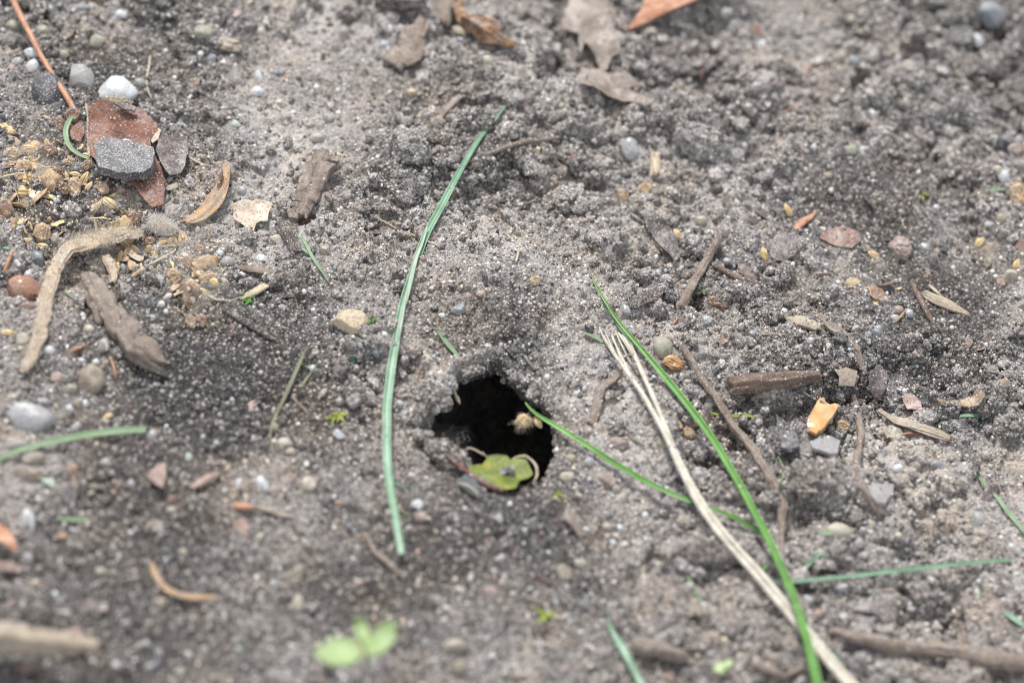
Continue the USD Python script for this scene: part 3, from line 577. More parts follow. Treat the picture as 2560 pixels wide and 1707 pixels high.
# ------------------------------------------------------------------ grass, straw and stalks
t = thing('grass', 'long blue green grass blade lying upright beside the burrow, its middle torn pale', 'grass blade')
A = [(1262, 264, .6), (1240, 296, 1.0), (1205, 337, 1.0), (1155, 419, 1.0), (1103, 517, .9), (1063, 593, .9), (1029, 691, .9), (1007, 762, .9), (990, 849, .9), (975, 947, 1.0), (967, 1034, 1.2), (967, 1121, 1.3), (974, 1208, 1.2), (988, 1290, 1.0), (1004, 1384, .8)]
grass('leaf_blade', A, [6, 12, 14, 18, 19, 19, 20, 20, 22, 22, 22, 21, 20, 17], 'grass_blue_green', None, fold=.28, parent=t, n=150, dusty=60)
grass('torn_strip', [(1068, 566, 1.5), (1058, 600, 1.5), (1041, 645, 1.5), (1029, 690, 1.5), (1019, 735, 1.5), (1010, 775, 1.5)], [3, 7, 8, 11, 9, 3], 'torn_white', None, fold=.1, parent=t)
grass('torn_strip', [(1022, 700, 1.6), (1014, 745, 1.6), (1005, 800, 1.6), (998, 845, 1.5)], [2, 5, 6, 3], 'torn_white', None, fold=.1, parent=t)
B = [(1481, 697, .9), (1512, 752, 1.0), (1548, 806, 1.2), (1600, 868, 1.6), (1660, 940, 2.0), (1712, 1004, 2.2), (1780, 1096, 2.2), (1832, 1182, 2.0), (1888, 1284, 2.8), (1938, 1384, 5.0), (1986, 1500, 5.6), (2020, 1610, 5.4), (2046, 1725, 6.0)]
t = thing('grass', 'long bright green grass blade crossing over the dry straw to the lower edge', 'grass blade')
grass('leaf_blade', B, [4, 8, 12, 16, 18, 18, 18, 18, 18, 19, 20, 22, 24], 'grass_green', None, fold=.45, parent=t, n=150, dusty=30)
grass('split_tip', [(1505, 765, .9), (1528, 790, .9), (1556, 826, 1.1), (1575, 850, 1.3)], [3, 6, 9, 4], 'grass_pale', None, fold=.2, parent=t)
grass('split_tip', [(1536, 826, .9), (1560, 842, 1.0), (1596, 870, 1.3)], [3, 8, 4], 'grass_pale', None, fold=.2, parent=t)
t = thing('dry_straw', 'bleached dry straw with a frayed upper end, running down to the lower edge', 'straw')
rod('stem', [(1505, 836, .5), (1532, 880, .6), (1575, 940, .8), (1621, 1010, 1.0), (1662, 1085, 1.0), (1700, 1170, 1.6), (1745, 1258, 3.4), (1806, 1345, 6.2), (1890, 1440, 4.0), (1990, 1560, 1.4), (2100, 1690, 1.4), (2145, 1740, 1.4)], [8, 11, 13, 14, 15, 15, 15, 15, 16, 17, 19, 20], 'straw', None, None, parent=t, ridges=.16, rough=.05, sides=16, n=110, dusty=.5)
rod('stem', [(1556, 838, .6), (1582, 884, .7), (1616, 955, .9), (1650, 1035, 1.1), (1685, 1120, 1.1), (1717, 1190, 1.7), (1760, 1262, 3.4), (1828, 1350, 6.2), (1910, 1440, 4.0), (2008, 1560, 1.4), (2118, 1690, 1.4), (2166, 1740, 1.4)], [7, 11, 13, 14, 15, 14, 14, 14, 15, 15, 16, 17], 'straw', None, None, parent=t, ridges=.16, rough=.05, sides=16, n=110, dusty=.5)
for q, w in (([(1498, 818), (1510, 845), (1535, 885)], [4, 7, 9]), ([(1528, 838), (1548, 880), (1572, 925)], [4, 6, 7]), ([(1545, 832), (1560, 852), (1585, 895)], [6, 9, 9]), ([(1572, 848), (1590, 890), (1608, 935)], [4, 7, 8]), ([(1530, 832), (1537, 858), (1556, 905)], [3, 4, 5]), ([(1512, 826), (1530, 868), (1560, 920)], [3, 5, 6]), ([(1538, 826), (1556, 866), (1580, 912)], [3, 5, 6]), ([(1566, 834), (1582, 876), (1606, 940)], [3, 5, 6])):
    rod('frayed_strand', q, w, 'straw', None, None, parent=t, lift=.9, flatten=.5, sides=8, dusty=0)
grass('grass', [(1313, 1006, 1.0), (1335, 1030, 1.4), (1392, 1066, 1.6), (1460, 1108, 1.6), (1540, 1160, 1.4), (1632, 1212, 1.6), (1730, 1255, 2.0), (1830, 1290, 2.4), (1895, 1328, 2.2), (1912, 1340, 2.0)], [4, 11, 14, 14, 14, 13, 12, 10, 10, 6], 'grass_green', 'green grass blade whose torn tip hangs over the right side of the burrow', fold=.4, dusty=14)
t = thing('grass', 'thin straight green blade lying across the lower right, under the bright green blade', 'grass blade')
grass('leaf_blade', [(1896, 1451, 1.0), (1975, 1452, 1.4), (2060, 1446, 2.0), (2160, 1436, 2.4), (2260, 1424, 2.4), (2390, 1410, 2.0), (2470, 1402, 1.6), (2528, 1399, 1.2)], [9, 10, 10, 11, 11, 11, 10, 8], 'grass_blue_green', None, fold=.4, parent=t)
grass('side_shoot', [(1975, 1450, .8), (2005, 1425, .9), (2035, 1397, 1.0), (2060, 1376, 1.1)], [5, 10, 12, 9], 'grass_blue_green', None, fold=.3, parent=t)
grass('side_shoot', [(1892, 1440, .7), (1912, 1418, .7), (1936, 1388, .8)], [4, 9, 8], 'grass_green', None, fold=.3, parent=t)
grass('grass', [(-8, 1150, .7), (30, 1132, .9), (90, 1114, 1.2), (170, 1095, 1.5), (250, 1082, 1.6), (320, 1075, 1.6), (364, 1074, 1.5)], [12, 14, 15, 17, 18, 18, 15], 'grass_pale', 'pale green grass blade coming in from the left edge, with a cut end', fold=.4, dusty=12)
grass('grass', [(1518, 1548, 1.0), (1535, 1585, 1.3), (1558, 1622, 1.6), (1582, 1668, 1.8), (1612, 1725, 2.0)], [7, 15, 20, 16, 17], 'grass_blue_green', 'blurred green blade standing at the lower edge beside a pinkish stick', fold=.3)
grass('grass', [(2416, 1152, .5), (2445, 1190, .6), (2490, 1240, .7), (2525, 1285, .8), (2572, 1340, .8)], [4, 7, 9, 11, 10], 'grass_pale', 'thin pale green blade slanting off the right edge', fold=.35)
grass('grass', [(2512, 1530, .8), (2536, 1546, .9), (2570, 1570, 1.0)], [10, 14, 14], 'grass_blue_green', 'short cut green blade entering from the right edge near the lower corner', fold=.4)
t = thing('grass_sprig', 'thin green sprig with a side shoot, lying left of the long blue green blade', 'grass sprig')
grass('leaf_blade', [(726, 547, .5), (742, 575, .7), (762, 606, .8), (781, 642, .8), (806, 680, .6), (822, 706, .3)], [6, 8, 7, 8, 6, 2], 'grass_pale', None, fold=.4, parent=t)
grass('side_shoot', [(744, 612, .5), (752, 620, .6), (768, 630, .7), (776, 640, .7)], [5, 8, 7, 4], 'grass_pale', None, fold=.3, parent=t)
t = thing('grass_sprig', 'dull olive stalk with a bent foot, left of the long blade, below the tan pebble', 'grass sprig')
grass('leaf_blade', [(764, 872, 1.2), (748, 910, 1.2), (728, 955, 1.0), (708, 1000, .7), (688, 1042, .4), (676, 1075, .3), (678, 1105, .2), (700, 1145, .2), (730, 1180, .2)], [3, 9, 9, 9, 8, 6, 4, 4, 2], 'grass_dull', None, fold=.3, parent=t)
grass('side_shoot', [(795, 908, .6), (780, 928, .5), (760, 955, .4), (745, 975, .3)], [4, 5, 6, 3], 'grass_dull', None, fold=.3, parent=t)
grass('side_shoot', [(768, 915, .5), (782, 920, .7), (788, 918, .8)], [3, 7, 3], 'grass_pale', None, fold=.3, parent=t)
grass('grass_clipping', [(1097, 829, .6), (1112, 850, .6), (1128, 870, .6), (1146, 890, .6)], [8, 12, 11, 8], 'grass_pale', 'short pale green clipping on the mound above the burrow mouth', 'grass clipping', fold=.25)
grass('grass_stalk', [(181, 292, .8), (170, 310, 1.1), (164, 330, 1.3), (167, 352, 1.3), (178, 372, 1.1), (200, 388, .9), (222, 398, .6)], [8, 12, 13, 12, 10, 9, 4], 'grass_pale', 'curved pale green stalk at the foot of the rusty leaf stalk, upper left', 'grass stalk', fold=.6)
for px, w, mt, lb in (
    ([(2080, 1630), (2095, 1650), (2114, 1672)], [5, 15, 8], 'grass_blue_green', 'short dark green clipping right of the straw at the lower edge'),
    ([(1714, 1430), (1730, 1460), (1745, 1488), (1757, 1510)], [8, 9, 8, 5], 'grass_pale', 'pale green clipping below the dark bark chunk, ending at a white speck'),
    ([(2462, 477), (2490, 475), (2513, 472)], [7, 8, 6], 'grass_pale', 'bright green clipping below the white quartz pebble at the right edge'),
    ([(1776, 1030), (1795, 1036), (1812, 1032), (1835, 1040), (1860, 1038), (1886, 1042)], [4, 7, 6, 8, 9, 5], 'grass_yellow', 'twisted yellow green strip crossing under the long brown root'),
    ([(1912, 1034), (1935, 1028), (1960, 1022), (1986, 1017)], [4, 7, 8, 3], 'grass_dull', 'dull green clipping left of the orange husk'),
    ([(2306, 1046), (2340, 1044), (2368, 1042)], [5, 9, 6], 'grass_blue_green', 'dark green clipping above the striped straw scrap on the right'),
    ([(2400, 1040), (2435, 1038), (2468, 1041)], [6, 10, 3], 'grass_blue_green', 'dark green clipping below the curled mottled leaf on the right'),
    ([(143, 1294), (170, 1297), (198, 1300), (226, 1299)], [6, 9, 8, 6], 'grass_pale', 'blurred pale green strip below the left grass blade'),
    ([(1944, 1140), (1955, 1160), (1960, 1180), (1948, 1205)], [3, 6, 5, 3], 'grass_pale', 'thin green clipping right of the long brown root, below the slate shard'),
    ([(1568, 1082), (1590, 1100), (1612, 1115)], [3, 5, 3], 'grass_dull', 'tiny dull green thread between the straw and the blade at the burrow'),
    ([(1462, 833), (1482, 840), (1505, 852), (1530, 858), (1560, 868)], [6, 8, 6, 5, 4], 'grass_pale', 'short pale green blade crossing under the frayed straw end'),
    ([(160, 728), (172, 736), (184, 743)], [3, 5, 3], 'grass_pale', 'tiny pale green clipping between the hairy stalk and the grey branch piece'),
    ([(278, 743), (288, 758), (300, 772), (310, 778)], [8, 11, 11, 5], 'grass_pale', 'pale green rind beside the upper end of the grey branch piece'),
    ([(6, 618), (20, 620), (33, 619)], [4, 8, 6], 'grass_blue_green', 'small green clipping at the left edge on an orange splinter'),
    ([(266, 865), (282, 882), (300, 895)], [3, 5, 3], 'grass_dull', 'dark green thread left of the lower end of the grey branch piece'),
    ([(990, 1205), (1004, 1217), (1018, 1224)], [6, 5, 2], 'grass_blue_green', 'small green splinter at the right of the long blade low down'),
    ([(990, 1268), (1008, 1278), (1030, 1290)], [6, 5, 2], 'grass_dull', 'faded splinter beside the lower end of the long blade'),
    ([(2394, 52), (2420, 62), (2428, 80)], [3, 5, 4], 'grass_yellow', 'blurred green thread left of the dark blue stone, upper right')):
    grass('grass_clipping', px, w, mt, lb, 'grass clipping', lift=.5, fold=.3)
for px, w, lb in (([(936, 541), (965, 557), (992, 572)], [3, 6, 4], 'dry straw splinter left of the long blade, pointing down to it'), ([(1017, 579), (1040, 591), (1060, 600)], [3, 5, 5], 'dry straw splinter meeting the left side of the long blade'),
    ([(1066, 602), (1080, 608), (1098, 615)], [5, 5, 5], 'dry straw splinter on the right side of the long blade'), ([(1018, 613), (1036, 610), (1056, 606)], [3, 4, 3], 'thin pale fibre running under the long blade above a white grain'),
    ([(0, 445), (20, 439), (45, 435), (68, 432)], [5, 6, 6, 5], 'pale straw splinter at the left edge among the bud scales'), ([(369, 663), (398, 649), (425, 634)], [5, 7, 6], 'brown straw splinter below the fuzzy bud, pointing up to the right'),
    ([(1950, 828), (1960, 836), (1952, 836)], [3, 4, 3], 'short pale splinter beside the flat bark strips on the right')):
    rod('straw_splinter', px, w, 'fibre_pale', lb, 'straw splinter', lift=.4, sides=8, flatten=.7, dusty=.3)
# rusty leaf stalk in the upper left corner
t = thing('leaf_stalk', 'rusty orange leaf stalk slanting down from the top left corner', 'leaf stalk')
rod('stalk', [(22, -26, 5.5), (40, 18, 5), (68, 72, 4), (100, 135, 3), (132, 188, 2.2), (160, 232, 1.4), (178, 262, .9), (186, 280, .5)], [16, 16, 15, 14, 13, 12, 14, 16], 'stalk_rust', None, None, parent=t, rough=.05, ridges=.05, n=70, dusty=.4)
m = scale_mesh(181, 290, 40, 36, 20, 77, .5); obj('stalk_base', m, 'bud_brown', t); dust(m, 16)
# ------------------------------------------------------------------ bark, twigs, roots
def split_stick(name, px, widths, matname, label, cat, **kw): return rod(name, px, widths, matname, label, cat, **kw)
rod('bark_stick', [(1822, 968, .6), (1880, 962, .8), (1940, 956, .9), (2000, 948, .8), (2046, 940, .5)], [40, 46, 46, 40, 26], 'bark_brown', 'short thick brown stick lying right of the straw above the long root', 'stick', rough=.16, ridges=.22, sides=22, n=46)
t = thing('branch_piece', 'grey brown branch piece with a cracked node, left of the sprig, lower end blurred', 'branch')
rod('upper_piece', [(216, 700, .3), (240, 735, .6), (262, 768, .9), (277, 792, 1.0)], [44, 58, 62, 60], 'bark_grey', None, None, parent=t, rough=.16, ridges=.18, sides=20, n=26)
rod('lower_piece', [(272, 782, .5), (300, 815, .8), (332, 852, 1.0), (362, 885, 1.2), (398, 912, .8)], [46, 66, 74, 66, 44], 'bark_grey', None, None, parent=t, rough=.18, ridges=.18, sides=22, n=32)
rod('bark_piece', [(812, 392, 1.2), (790, 440, 1.3), (764, 495, 1.2), (738, 545, .9)], [70, 62, 56, 46], 'bark_grey', 'grey brown bark piece standing upright left of the long blade top', 'bark', flatten=.5, rough=.16, ridges=.22, sides=20, n=40)
rod('bark_piece', [(712, 556, .1), (728, 590, .2), (744, 625, .1)], [48, 44, 30], 'bark_dark', 'dark bark piece lying behind the thin green sprig', 'bark', flatten=.35)
rod('twig', [(1798, 592, 1.2), (1778, 632, 1.4), (1755, 672, 1.2), (1732, 710, .8), (1712, 745, .5), (1700, 775, .2)], [18, 20, 22, 22, 26, 22], 'root_brown', 'straight brown twig slanting left of the centre right, above the bright green blade', 'twig', rough=.12)
rod('root', [(1690, 850, .2), (1720, 890, .4), (1765, 965, .6), (1800, 1010, .8), (1830, 1062, 1.0), (1872, 1110, 1.1), (1905, 1165, 1.1), (1938, 1215, .9), (1955, 1270, .6), (1955, 1345, .3), (1952, 1385, .1)], [16, 18, 19, 20, 21, 22, 25, 26, 24, 16, 10], 'root_brown', 'long brown root running down beside the bright green blade', 'root', rough=.10)
rod('root', [(2133, 995, .2), (2146, 1036, .4), (2152, 1087, .5), (2144, 1135, .5), (2138, 1177, .5), (2152, 1213, .6), (2182, 1250, .5), (2204, 1290, .2)], [14, 18, 19, 18, 22, 24, 28, 18], 'root_brown', 'brown root winding down right of the orange husk', 'root', rough=.14)
rod('root', [(2003, 1042, .2), (2012, 1092, .4), (2023, 1143, .4), (2030, 1182, .2)], [14, 20, 18, 12], 'bark_dark', 'short dark root just left of the orange husk', 'root', rough=.14)
rod('bark_strip', [(2008, 752, .2), (2035, 785, .4), (2074, 813, .6), (2113, 842, .6), (2140, 872, .3)], [12, 18, 26, 30, 20], 'bark_grey', 'grey bark strip slanting across the right side above the brown stick', 'bark', flatten=.45)
rod('bark_strip', [(2122, 850, .3), (2140, 885, .5), (2152, 912, .5), (2162, 932, .3)], [20, 24, 20, 12], 'root_brown', 'short brown bark strip above the peach leaf fragment', 'bark', flatten=.5)
rod('twig', [(2277, 702, .3), (2298, 745, .5), (2318, 782, .5), (2338, 815, .2)], [10, 15, 16, 10], 'bark_brown', 'thin dark twig on the right, below the pinkish pod', 'twig')
t = thing('bark_scrap', 'straw coloured bark scrap flecked with dirt, right of the thin dark twig', 'bark')
rod('strip', [(2312, 735, .3), (2345, 752, .5), (2385, 770, .5), (2420, 785, .2)], [26, 34, 28, 8], 'wood_pale', None, None, parent=t, flatten=.4, rough=.25)
rod('strip', [(2322, 712, .5), (2338, 726, .7), (2352, 738, .5)], [7, 9, 6], 'fibre_pale', None, None, parent=t, flatten=.5)
t = thing('straw_scrap', 'striped tan straw scrap on the right edge side, ending in a sandy clod', 'straw')
rod('strip', [(2200, 1026, .9), (2235, 1048, 1.2), (2285, 1064, 1.2), (2335, 1080, 1.0), (2372, 1095, .6)], [10, 22, 26, 24, 20], 'wood_pale', None, None, parent=t, flatten=.35, ridges=.3, sides=16)
rod('lower_strip', [(2245, 1062, .3), (2290, 1078, .5), (2340, 1094, .5), (2380, 1105, .3)], [5, 8, 9, 5], 'bark_brown', None, None, parent=t, flatten=.5)
rod('twig', [(2250, 1087, .4), (2290, 1083, .5), (2335, 1090, .4), (2375, 1108, .2)], [5, 6, 6, 4], 'stalk_rust', 'thin reddish twig under the striped straw scrap', 'twig', sides=8)
rod('root', [(1763, 650, .3), (1795, 668, .5), (1827, 687, .6), (1862, 702, .5), (1900, 720, .2)], [9, 14, 14, 14, 8], 'bark_brown', 'thin dark root right of the straight brown twig', 'root')
rod('bark_strip', [(1806, 808, .3), (1840, 812, .5), (1872, 824, .5), (1905, 834, .5), (1942, 836, .2)], [9, 14, 18, 16, 6], 'bark_grey', 'thin grey bark strip between the twig and the brown stick', 'bark', flatten=.5)
rod('bark_chunk', [(1682, 1392, .2), (1725, 1396, .4), (1775, 1394, .4), (1825, 1390, .4), (1868, 1384, .2)], [38, 56, 58, 52, 34], 'bark_dark', 'thick dark brown bark chunk lying behind the straw at the lower right', 'bark', rough=.2, ridges=.2, sides=20, n=40)
rod('bark_strip', [(1684, 1350, .9), (1720, 1346, 1.2), (1760, 1343, 1.2)], [8, 12, 7], 'root_brown', 'thin brown strip just above the dark bark chunk', 'bark', flatten=.6)
rod('stick', [(1584, 1612, 1.2), (1630, 1622, 1.5), (1675, 1632, 1.5), (1714, 1640, 1.1)], [38, 40, 34, 28], 'root_brown', 'blurred pinkish brown stick at the lower edge beside a green blade', 'stick', rough=.1, ridges=.15, sides=16)
rod('root', [(2075, 1580, .8), (2120, 1590, 1.2), (2181, 1602, 1.5), (2265, 1618, 1.8), (2349, 1624, 1.8), (2405, 1632, 1.8), (2461, 1650, 1.8), (2520, 1655, 1.8), (2580, 1660, 1.8)], [18, 30, 34, 36, 36, 40, 40, 40, 40], 'root_brown', 'thick blurred brown root across the lower right corner', 'root', rough=.12, sides=16)
rod('root', [(2400, 1552, 1.0), (2410, 1580, 1.6), (2408, 1625, 1.6)], [12, 16, 14], 'root_brown', 'short branch joining the thick blurred root at the lower right', 'root')
rod('root', [(1880, 1655, 1.0), (1915, 1675, 1.2), (1956, 1688, 1.2), (1985, 1678, 1.2), (2010, 1664, 1.0)], [16, 20, 18, 16, 10], 'root_brown', 'blurred root left of the straw at the lower edge', 'root')
rod('twig', [(913, 1332, .8), (935, 1372, 1.0), (960, 1398, 1.1), (985, 1420, 1.0), (1006, 1442, .6)], [13, 14, 17, 15, 9], 'root_brown', 'small pale brown twig below the foot of the long blue green blade', 'twig')
rod('twig', [(383, 1405, .6), (392, 1445, 1.0), (415, 1470, 1.2), (445, 1486, 1.2), (490, 1492, 1.0), (540, 1490, .8)], [16, 18, 20, 20, 18, 12], 'husk_orange', 'curved rust brown strip blurred in the lower left foreground', 'twig', flatten=.5)
rod('stick', [(-40, 1590, 6), (50, 1598, 7), (120, 1606, 7), (180, 1614, 7), (238, 1614, 6)], [70, 66, 58, 48, 34], 'wood_pale', 'thick pale stick strongly blurred in the lower left corner', 'stick', rough=.15, sides=18)
rod('twig', [(1168, 406, .4), (1200, 392, .6), (1245, 376, .8), (1300, 358, 1.0), (1355, 350, 1.0), (1404, 343, .8)], [7, 9, 12, 12, 10, 5], 'root_brown', 'thin brown twig right of the top of the long blade', 'twig')
rod('twig', [(376, 138, .4), (372, 170, .5), (366, 205, .5), (372, 232, .4), (380, 250, .3)], [5, 7, 7, 6, 4], 'fibre_pale', 'thin pale stem standing right of the white triangular stone', 'twig', sides=8)
rod('twig', [(1228, 240, .4), (1270, 240, .6), (1302, 235, .4)], [7, 9, 5], 'root_brown', 'short brown twig above the tip of the long blade', 'twig')
rod('twig', [(1098, 300, .2), (1130, 258, .4), (1165, 228, .4), (1185, 205, .2)], [10, 18, 16, 8], 'leaf_grey_brown', 'flat brown strip half buried above the dark clod', 'twig', flatten=.4)
rod('fibre', [(452, 372, .4), (475, 395, .6), (500, 408, .6), (518, 415, .4)], [5, 6, 5, 4], 'fibre_pale', 'pale curled fibre right of the dark leaf piece', 'fibre', sides=8)
rod('twig', [(11, 680, .5), (20, 655, .8), (31, 622, .6)], [9, 10, 8], 'stalk_rust', 'orange splinter at the left edge above the shiny red brown nut', 'twig')
rod('twig', [(168, 882, .4), (195, 870, .5), (218, 861, .4)], [6, 9, 4], 'stalk_rust', 'reddish splinter right of the foot of the hairy stalk', 'twig', sides=8)
rod('twig', [(277, 893, .5), (285, 920, .7), (290, 948, .4)], [7, 8, 6], 'stalk_rust', 'small rust twig right of the smooth tan pebble', 'twig', sides=8)
rod('twig', [(556, 772, .3), (590, 790, .5), (630, 815, .5), (668, 838, .5), (690, 852, .2)], [14, 20, 20, 16, 6], 'bark_dark', 'dark half buried twig left of the mottled ochre pebble', 'twig', flatten=.6)
rod('fibre', [(520, 738, .4), (545, 750, .5), (575, 752, .4), (600, 742, .3)], [6, 6, 5, 4], 'fibre_pale', 'pale root fibre right of the lower seed cluster', 'fibre', sides=8)
rod('fibre', [(608, 745, .3), (628, 735, .6), (648, 722, .5), (668, 712, .3)], [14, 22, 24, 16], 'fibre_pale', 'pale husk strip above the dark green sprig, left of centre', 'fibre', flatten=.5)
rod('bark_piece', [(588, 668, .2), (620, 672, .4), (655, 676, .4), (690, 680, .2)], [12, 22, 22, 8], 'bark_grey', 'pale flat wood piece below the cream seed husk', 'bark', flatten=.4)
rod('root', [(1480, 1060, .2), (1492, 1010, .5), (1500, 975, .6), (1530, 952, .5), (1556, 925, .3)], [16, 26, 24, 20, 10], 'root_brown', 'bent brown root right of the burrow, left of the straw', 'root', rough=.2, flatten=.6)
rod('twig', [(1515, 1000, .4), (1540, 990, .5), (1562, 978, .5)], [5, 8, 4], 'bark_dark', 'small dark twig between the burrow and the straw', 'twig', sides=8)
rod('fibre', [(998, 992, .2), (1012, 988, .8), (1030, 990, .6), (1044, 996, .2)], [5, 6, 5, 4], 'fibre_pale', 'pale fibre arching left of the burrow mouth', 'fibre', sides=8)
rod('fibre', [(1130, 965, .3), (1138, 985, .5), (1146, 1000, .3), (1150, 1010, .0)], [4, 6, 12, 4], 'fibre_pale', 'frayed rootlet hanging into the burrow from its upper left lip', 'fibre', sides=8)
rod('fibre', [(1308, 885, .3), (1325, 908, .5), (1340, 922, .5), (1352, 918, .3)], [5, 8, 10, 5], 'root_brown', 'thin rootlet on the mound above the right lip of the burrow', 'fibre', sides=8)
rod('twig', [(730, 985, .2), (745, 1010, .4), (765, 1028, .4), (775, 1040, .2)], [8, 10, 10, 5], 'root_brown', 'thin brown rootlet between the olive stalk and the moss tuft', 'twig', sides=8)
rod('bark_piece', [(583, 1262, .8), (610, 1266, 1.0), (636, 1268, .8)], [20, 22, 18], 'stalk_rust', 'small pinkish brown stick piece left of the foot of the long blade', 'bark', flatten=.7)
rod('bark_piece', [(640, 1262, .6), (680, 1278, .8), (735, 1290, .6)], [10, 18, 10], 'wood_pale', 'thin ochre strip left of the foot of the long blade', 'bark', flatten=.5)
rod('twig', [(1655, 832, .4), (1680, 812, .5), (1698, 792, .3)], [5, 8, 4], 'stalk_rust', 'thin reddish twig above the grey pebble beside the straw', 'twig', sides=8)
rod('twig', [(2360, 1438, .5), (2370, 1455, .6), (2378, 1470, .4)], [6, 9, 5], 'stalk_rust', 'tiny rust splinter below the thin straight green blade', 'twig', sides=8)
rod('twig', [(1296, 620, .4), (1294, 640, .5), (1290, 655, .3)], [6, 7, 5], 'fibre_pale', 'tiny tan splinter on top of the mound above the burrow', 'twig', sides=8)
rod('twig', [(2240, 805, .3), (2252, 790, .5), (2264, 775, .3)], [5, 8, 4], 'husk_orange', 'tiny orange splinter among pebbles left of the thin dark twig', 'twig', sides=8)
# husks
t = thing('husk_strip', 'orange tan husk strip curving down right of the red brown leaf', 'husk')
rod('shell', [(566, 418, .8), (560, 450, 1.2), (545, 492, 1.3), (520, 525, 1.2), (492, 545, .9), (472, 553, .5)], [18, 30, 36, 38, 36, 26], 'husk_orange', None, None, parent=t, flatten=.45, rough=.2, ridges=.25, sides=18, n=46)
rod('dark_groove', [(556, 425, 2.3), (550, 450, 2.6), (543, 470, 2.3)], [7, 10, 5], 'petiole_red', None, None, parent=t, flatten=.4, sides=8)
t = thing('orange_husk', 'bright orange husk piece with a notched upper end, lying on the right', 'husk')
leaf('shell', [(2049, 1003), (2057, 1006), (2064, 1016), (2074, 1022), (2086, 1018), (2095, 1021), (2090, 1034), (2080, 1050), (2069, 1063), (2061, 1076), (2051, 1086), (2040, 1091), (2028, 1088), (2019, 1079), (2016, 1067), (2021, 1052), (2031, 1035), (2041, 1015)], 'husk_bright', None, parent=t, lift=2.1, curl=-1.7, rumple=.25, thick=.0013, plane=True, jag=0, dusty=4, fine=.0004)
leaf('inner_lip', [(2049, 1003), (2056, 1004), (2068, 1014), (2084, 1014), (2092, 1019), (2068, 1022), (2060, 1014)], 'leaf_dull_red', None, parent=t, lift=1.7, rumple=.1, thick=.0005, plane=True, jag=.1, dusty=0)
leaf('base', [(2020, 1064), (2036, 1060), (2054, 1072), (2040, 1090), (2022, 1082)], 'husk_bright', None, parent=t, lift=2.5, curl=-.6, rumple=.3, thick=.0008, plane=True, jag=.2, dusty=0)
# ------------------------------------------------------------------ leaves and flakes
t = thing('brown_leaf', 'dusty red brown dead leaf lying under a slate stone and a white stone, upper left', 'dead leaf')
leaf('blade', [(218, 252), (262, 248), (320, 258), (358, 268), (372, 290), (392, 306), (394, 322), (375, 348), (378, 372), (392, 395), (405, 430), (412, 470), (408, 508), (380, 516), (362, 498), (340, 468), (300, 440), (262, 415), (228, 388), (218, 350), (220, 300)], 'leaf_red_brown', None, parent=t, lift=1.2, curl=.6, rumple=.45, dusty=380)
leaf('torn_lobe', [(172, 318), (205, 300), (212, 330), (200, 352), (180, 345)], 'leaf_red_brown', None, parent=t, lift=.2)
rod('edge_rim', [(214, 258, 1.2), (222, 300, 1.1), (222, 350, 1.1), (224, 392, .9)], [8, 11, 11, 7], 'hairy_tan', None, None, parent=t, flatten=.6, dusty=2)
pebble(292, 226, 112, 84, 0, 't', 'stone_white', 'large white triangular quartz stone standing on the dusty red brown leaf', embed=.35, dusty=.15)
m = clod(292, 256, 80, 34, -8, 'caked_dust', 'tan sandy crust along the foot of the white triangular stone', 'sand_crust', embed=.9, dens=.8)
leaf('bark_flake', [(286, 262), (306, 258), (340, 272), (338, 282), (306, 276)], 'leaf_purple', 'small purple brown flake resting on the sandy crust below the white stone', 'bark flake', lift=2.6, rumple=.1, thick=.0006, plane=True)
t = leaf('stone_flake', [(296, 358), (314, 352), (330, 358), (334, 374), (298, 372)], 'flake_white', 'white chip on the red brown leaf behind the slate stone', 'stone chip', lift=1.2, rumple=.1, thick=.0006, plane=True, dusty=3)
leaf('slate_stone', [(240, 408), (252, 372), (262, 364), (320, 370), (386, 388), (390, 402), (380, 438), (360, 450), (300, 450), (250, 438)], 'stone_slate', 'large dark slate stone lying on the lower half of the red brown leaf', 'stone', lift=1.6, rumple=.5, thick=.0022, plane=True, jag=.35, dusty=90)
leaf('dark_leaf', [(395, 345), (430, 334), (468, 340), (470, 380), (462, 412), (450, 432), (424, 436), (402, 405), (388, 372)], 'leaf_purple', 'dark purple brown leaf piece overlapping the right side of the red brown leaf', lift=1.2, rumple=.5, curl=.6)
leaf('husk_flake', [(372, 335), (392, 318), (402, 322), (396, 345), (380, 356)], 'leaf_beige', 'tan flake at the right rim of the red brown leaf', 'husk flake', lift=1.2, rumple=.3)
leaf('leaf_scrap', [(578, 505), (605, 498), (650, 496), (682, 508), (672, 528), (668, 550), (640, 556), (634, 576), (608, 560), (586, 546)], 'leaf_beige', 'pale beige leaf scrap below the orange tan husk strip', lift=.8, rumple=.5, curl=.8, jag=.4)
t = thing('orange_leaf', 'orange brown leaf with a pointed tip hanging in from the top edge', 'dead leaf')
q = [(1563, 77), (1585, 52), (1608, 18), (1612, -20), (1650, -90), (1900, -100), (1800, -30), (1728, 8), (1680, 28), (1632, 46), (1590, 68)]
leaf('blade', q, 'leaf_orange', None, parent=t, lift=5.5, rumple=.5, plane=True, tilt=(.05, .35), jag=.05, dusty=10)
rod('rolled_edge', [(1566, 78, 5.0), (1600, 66, 5.2), (1650, 41, 5.6), (1700, 20, 6.0), (1760, -8, 6.4)], [4, 8, 9, 8, 6], 'leaf_red_brown', None, None, parent=t, sides=10, dusty=0)
t = thing('grey_leaf', 'weathered grey brown leaf strip hanging down from the top edge, torn in the middle', 'dead leaf')
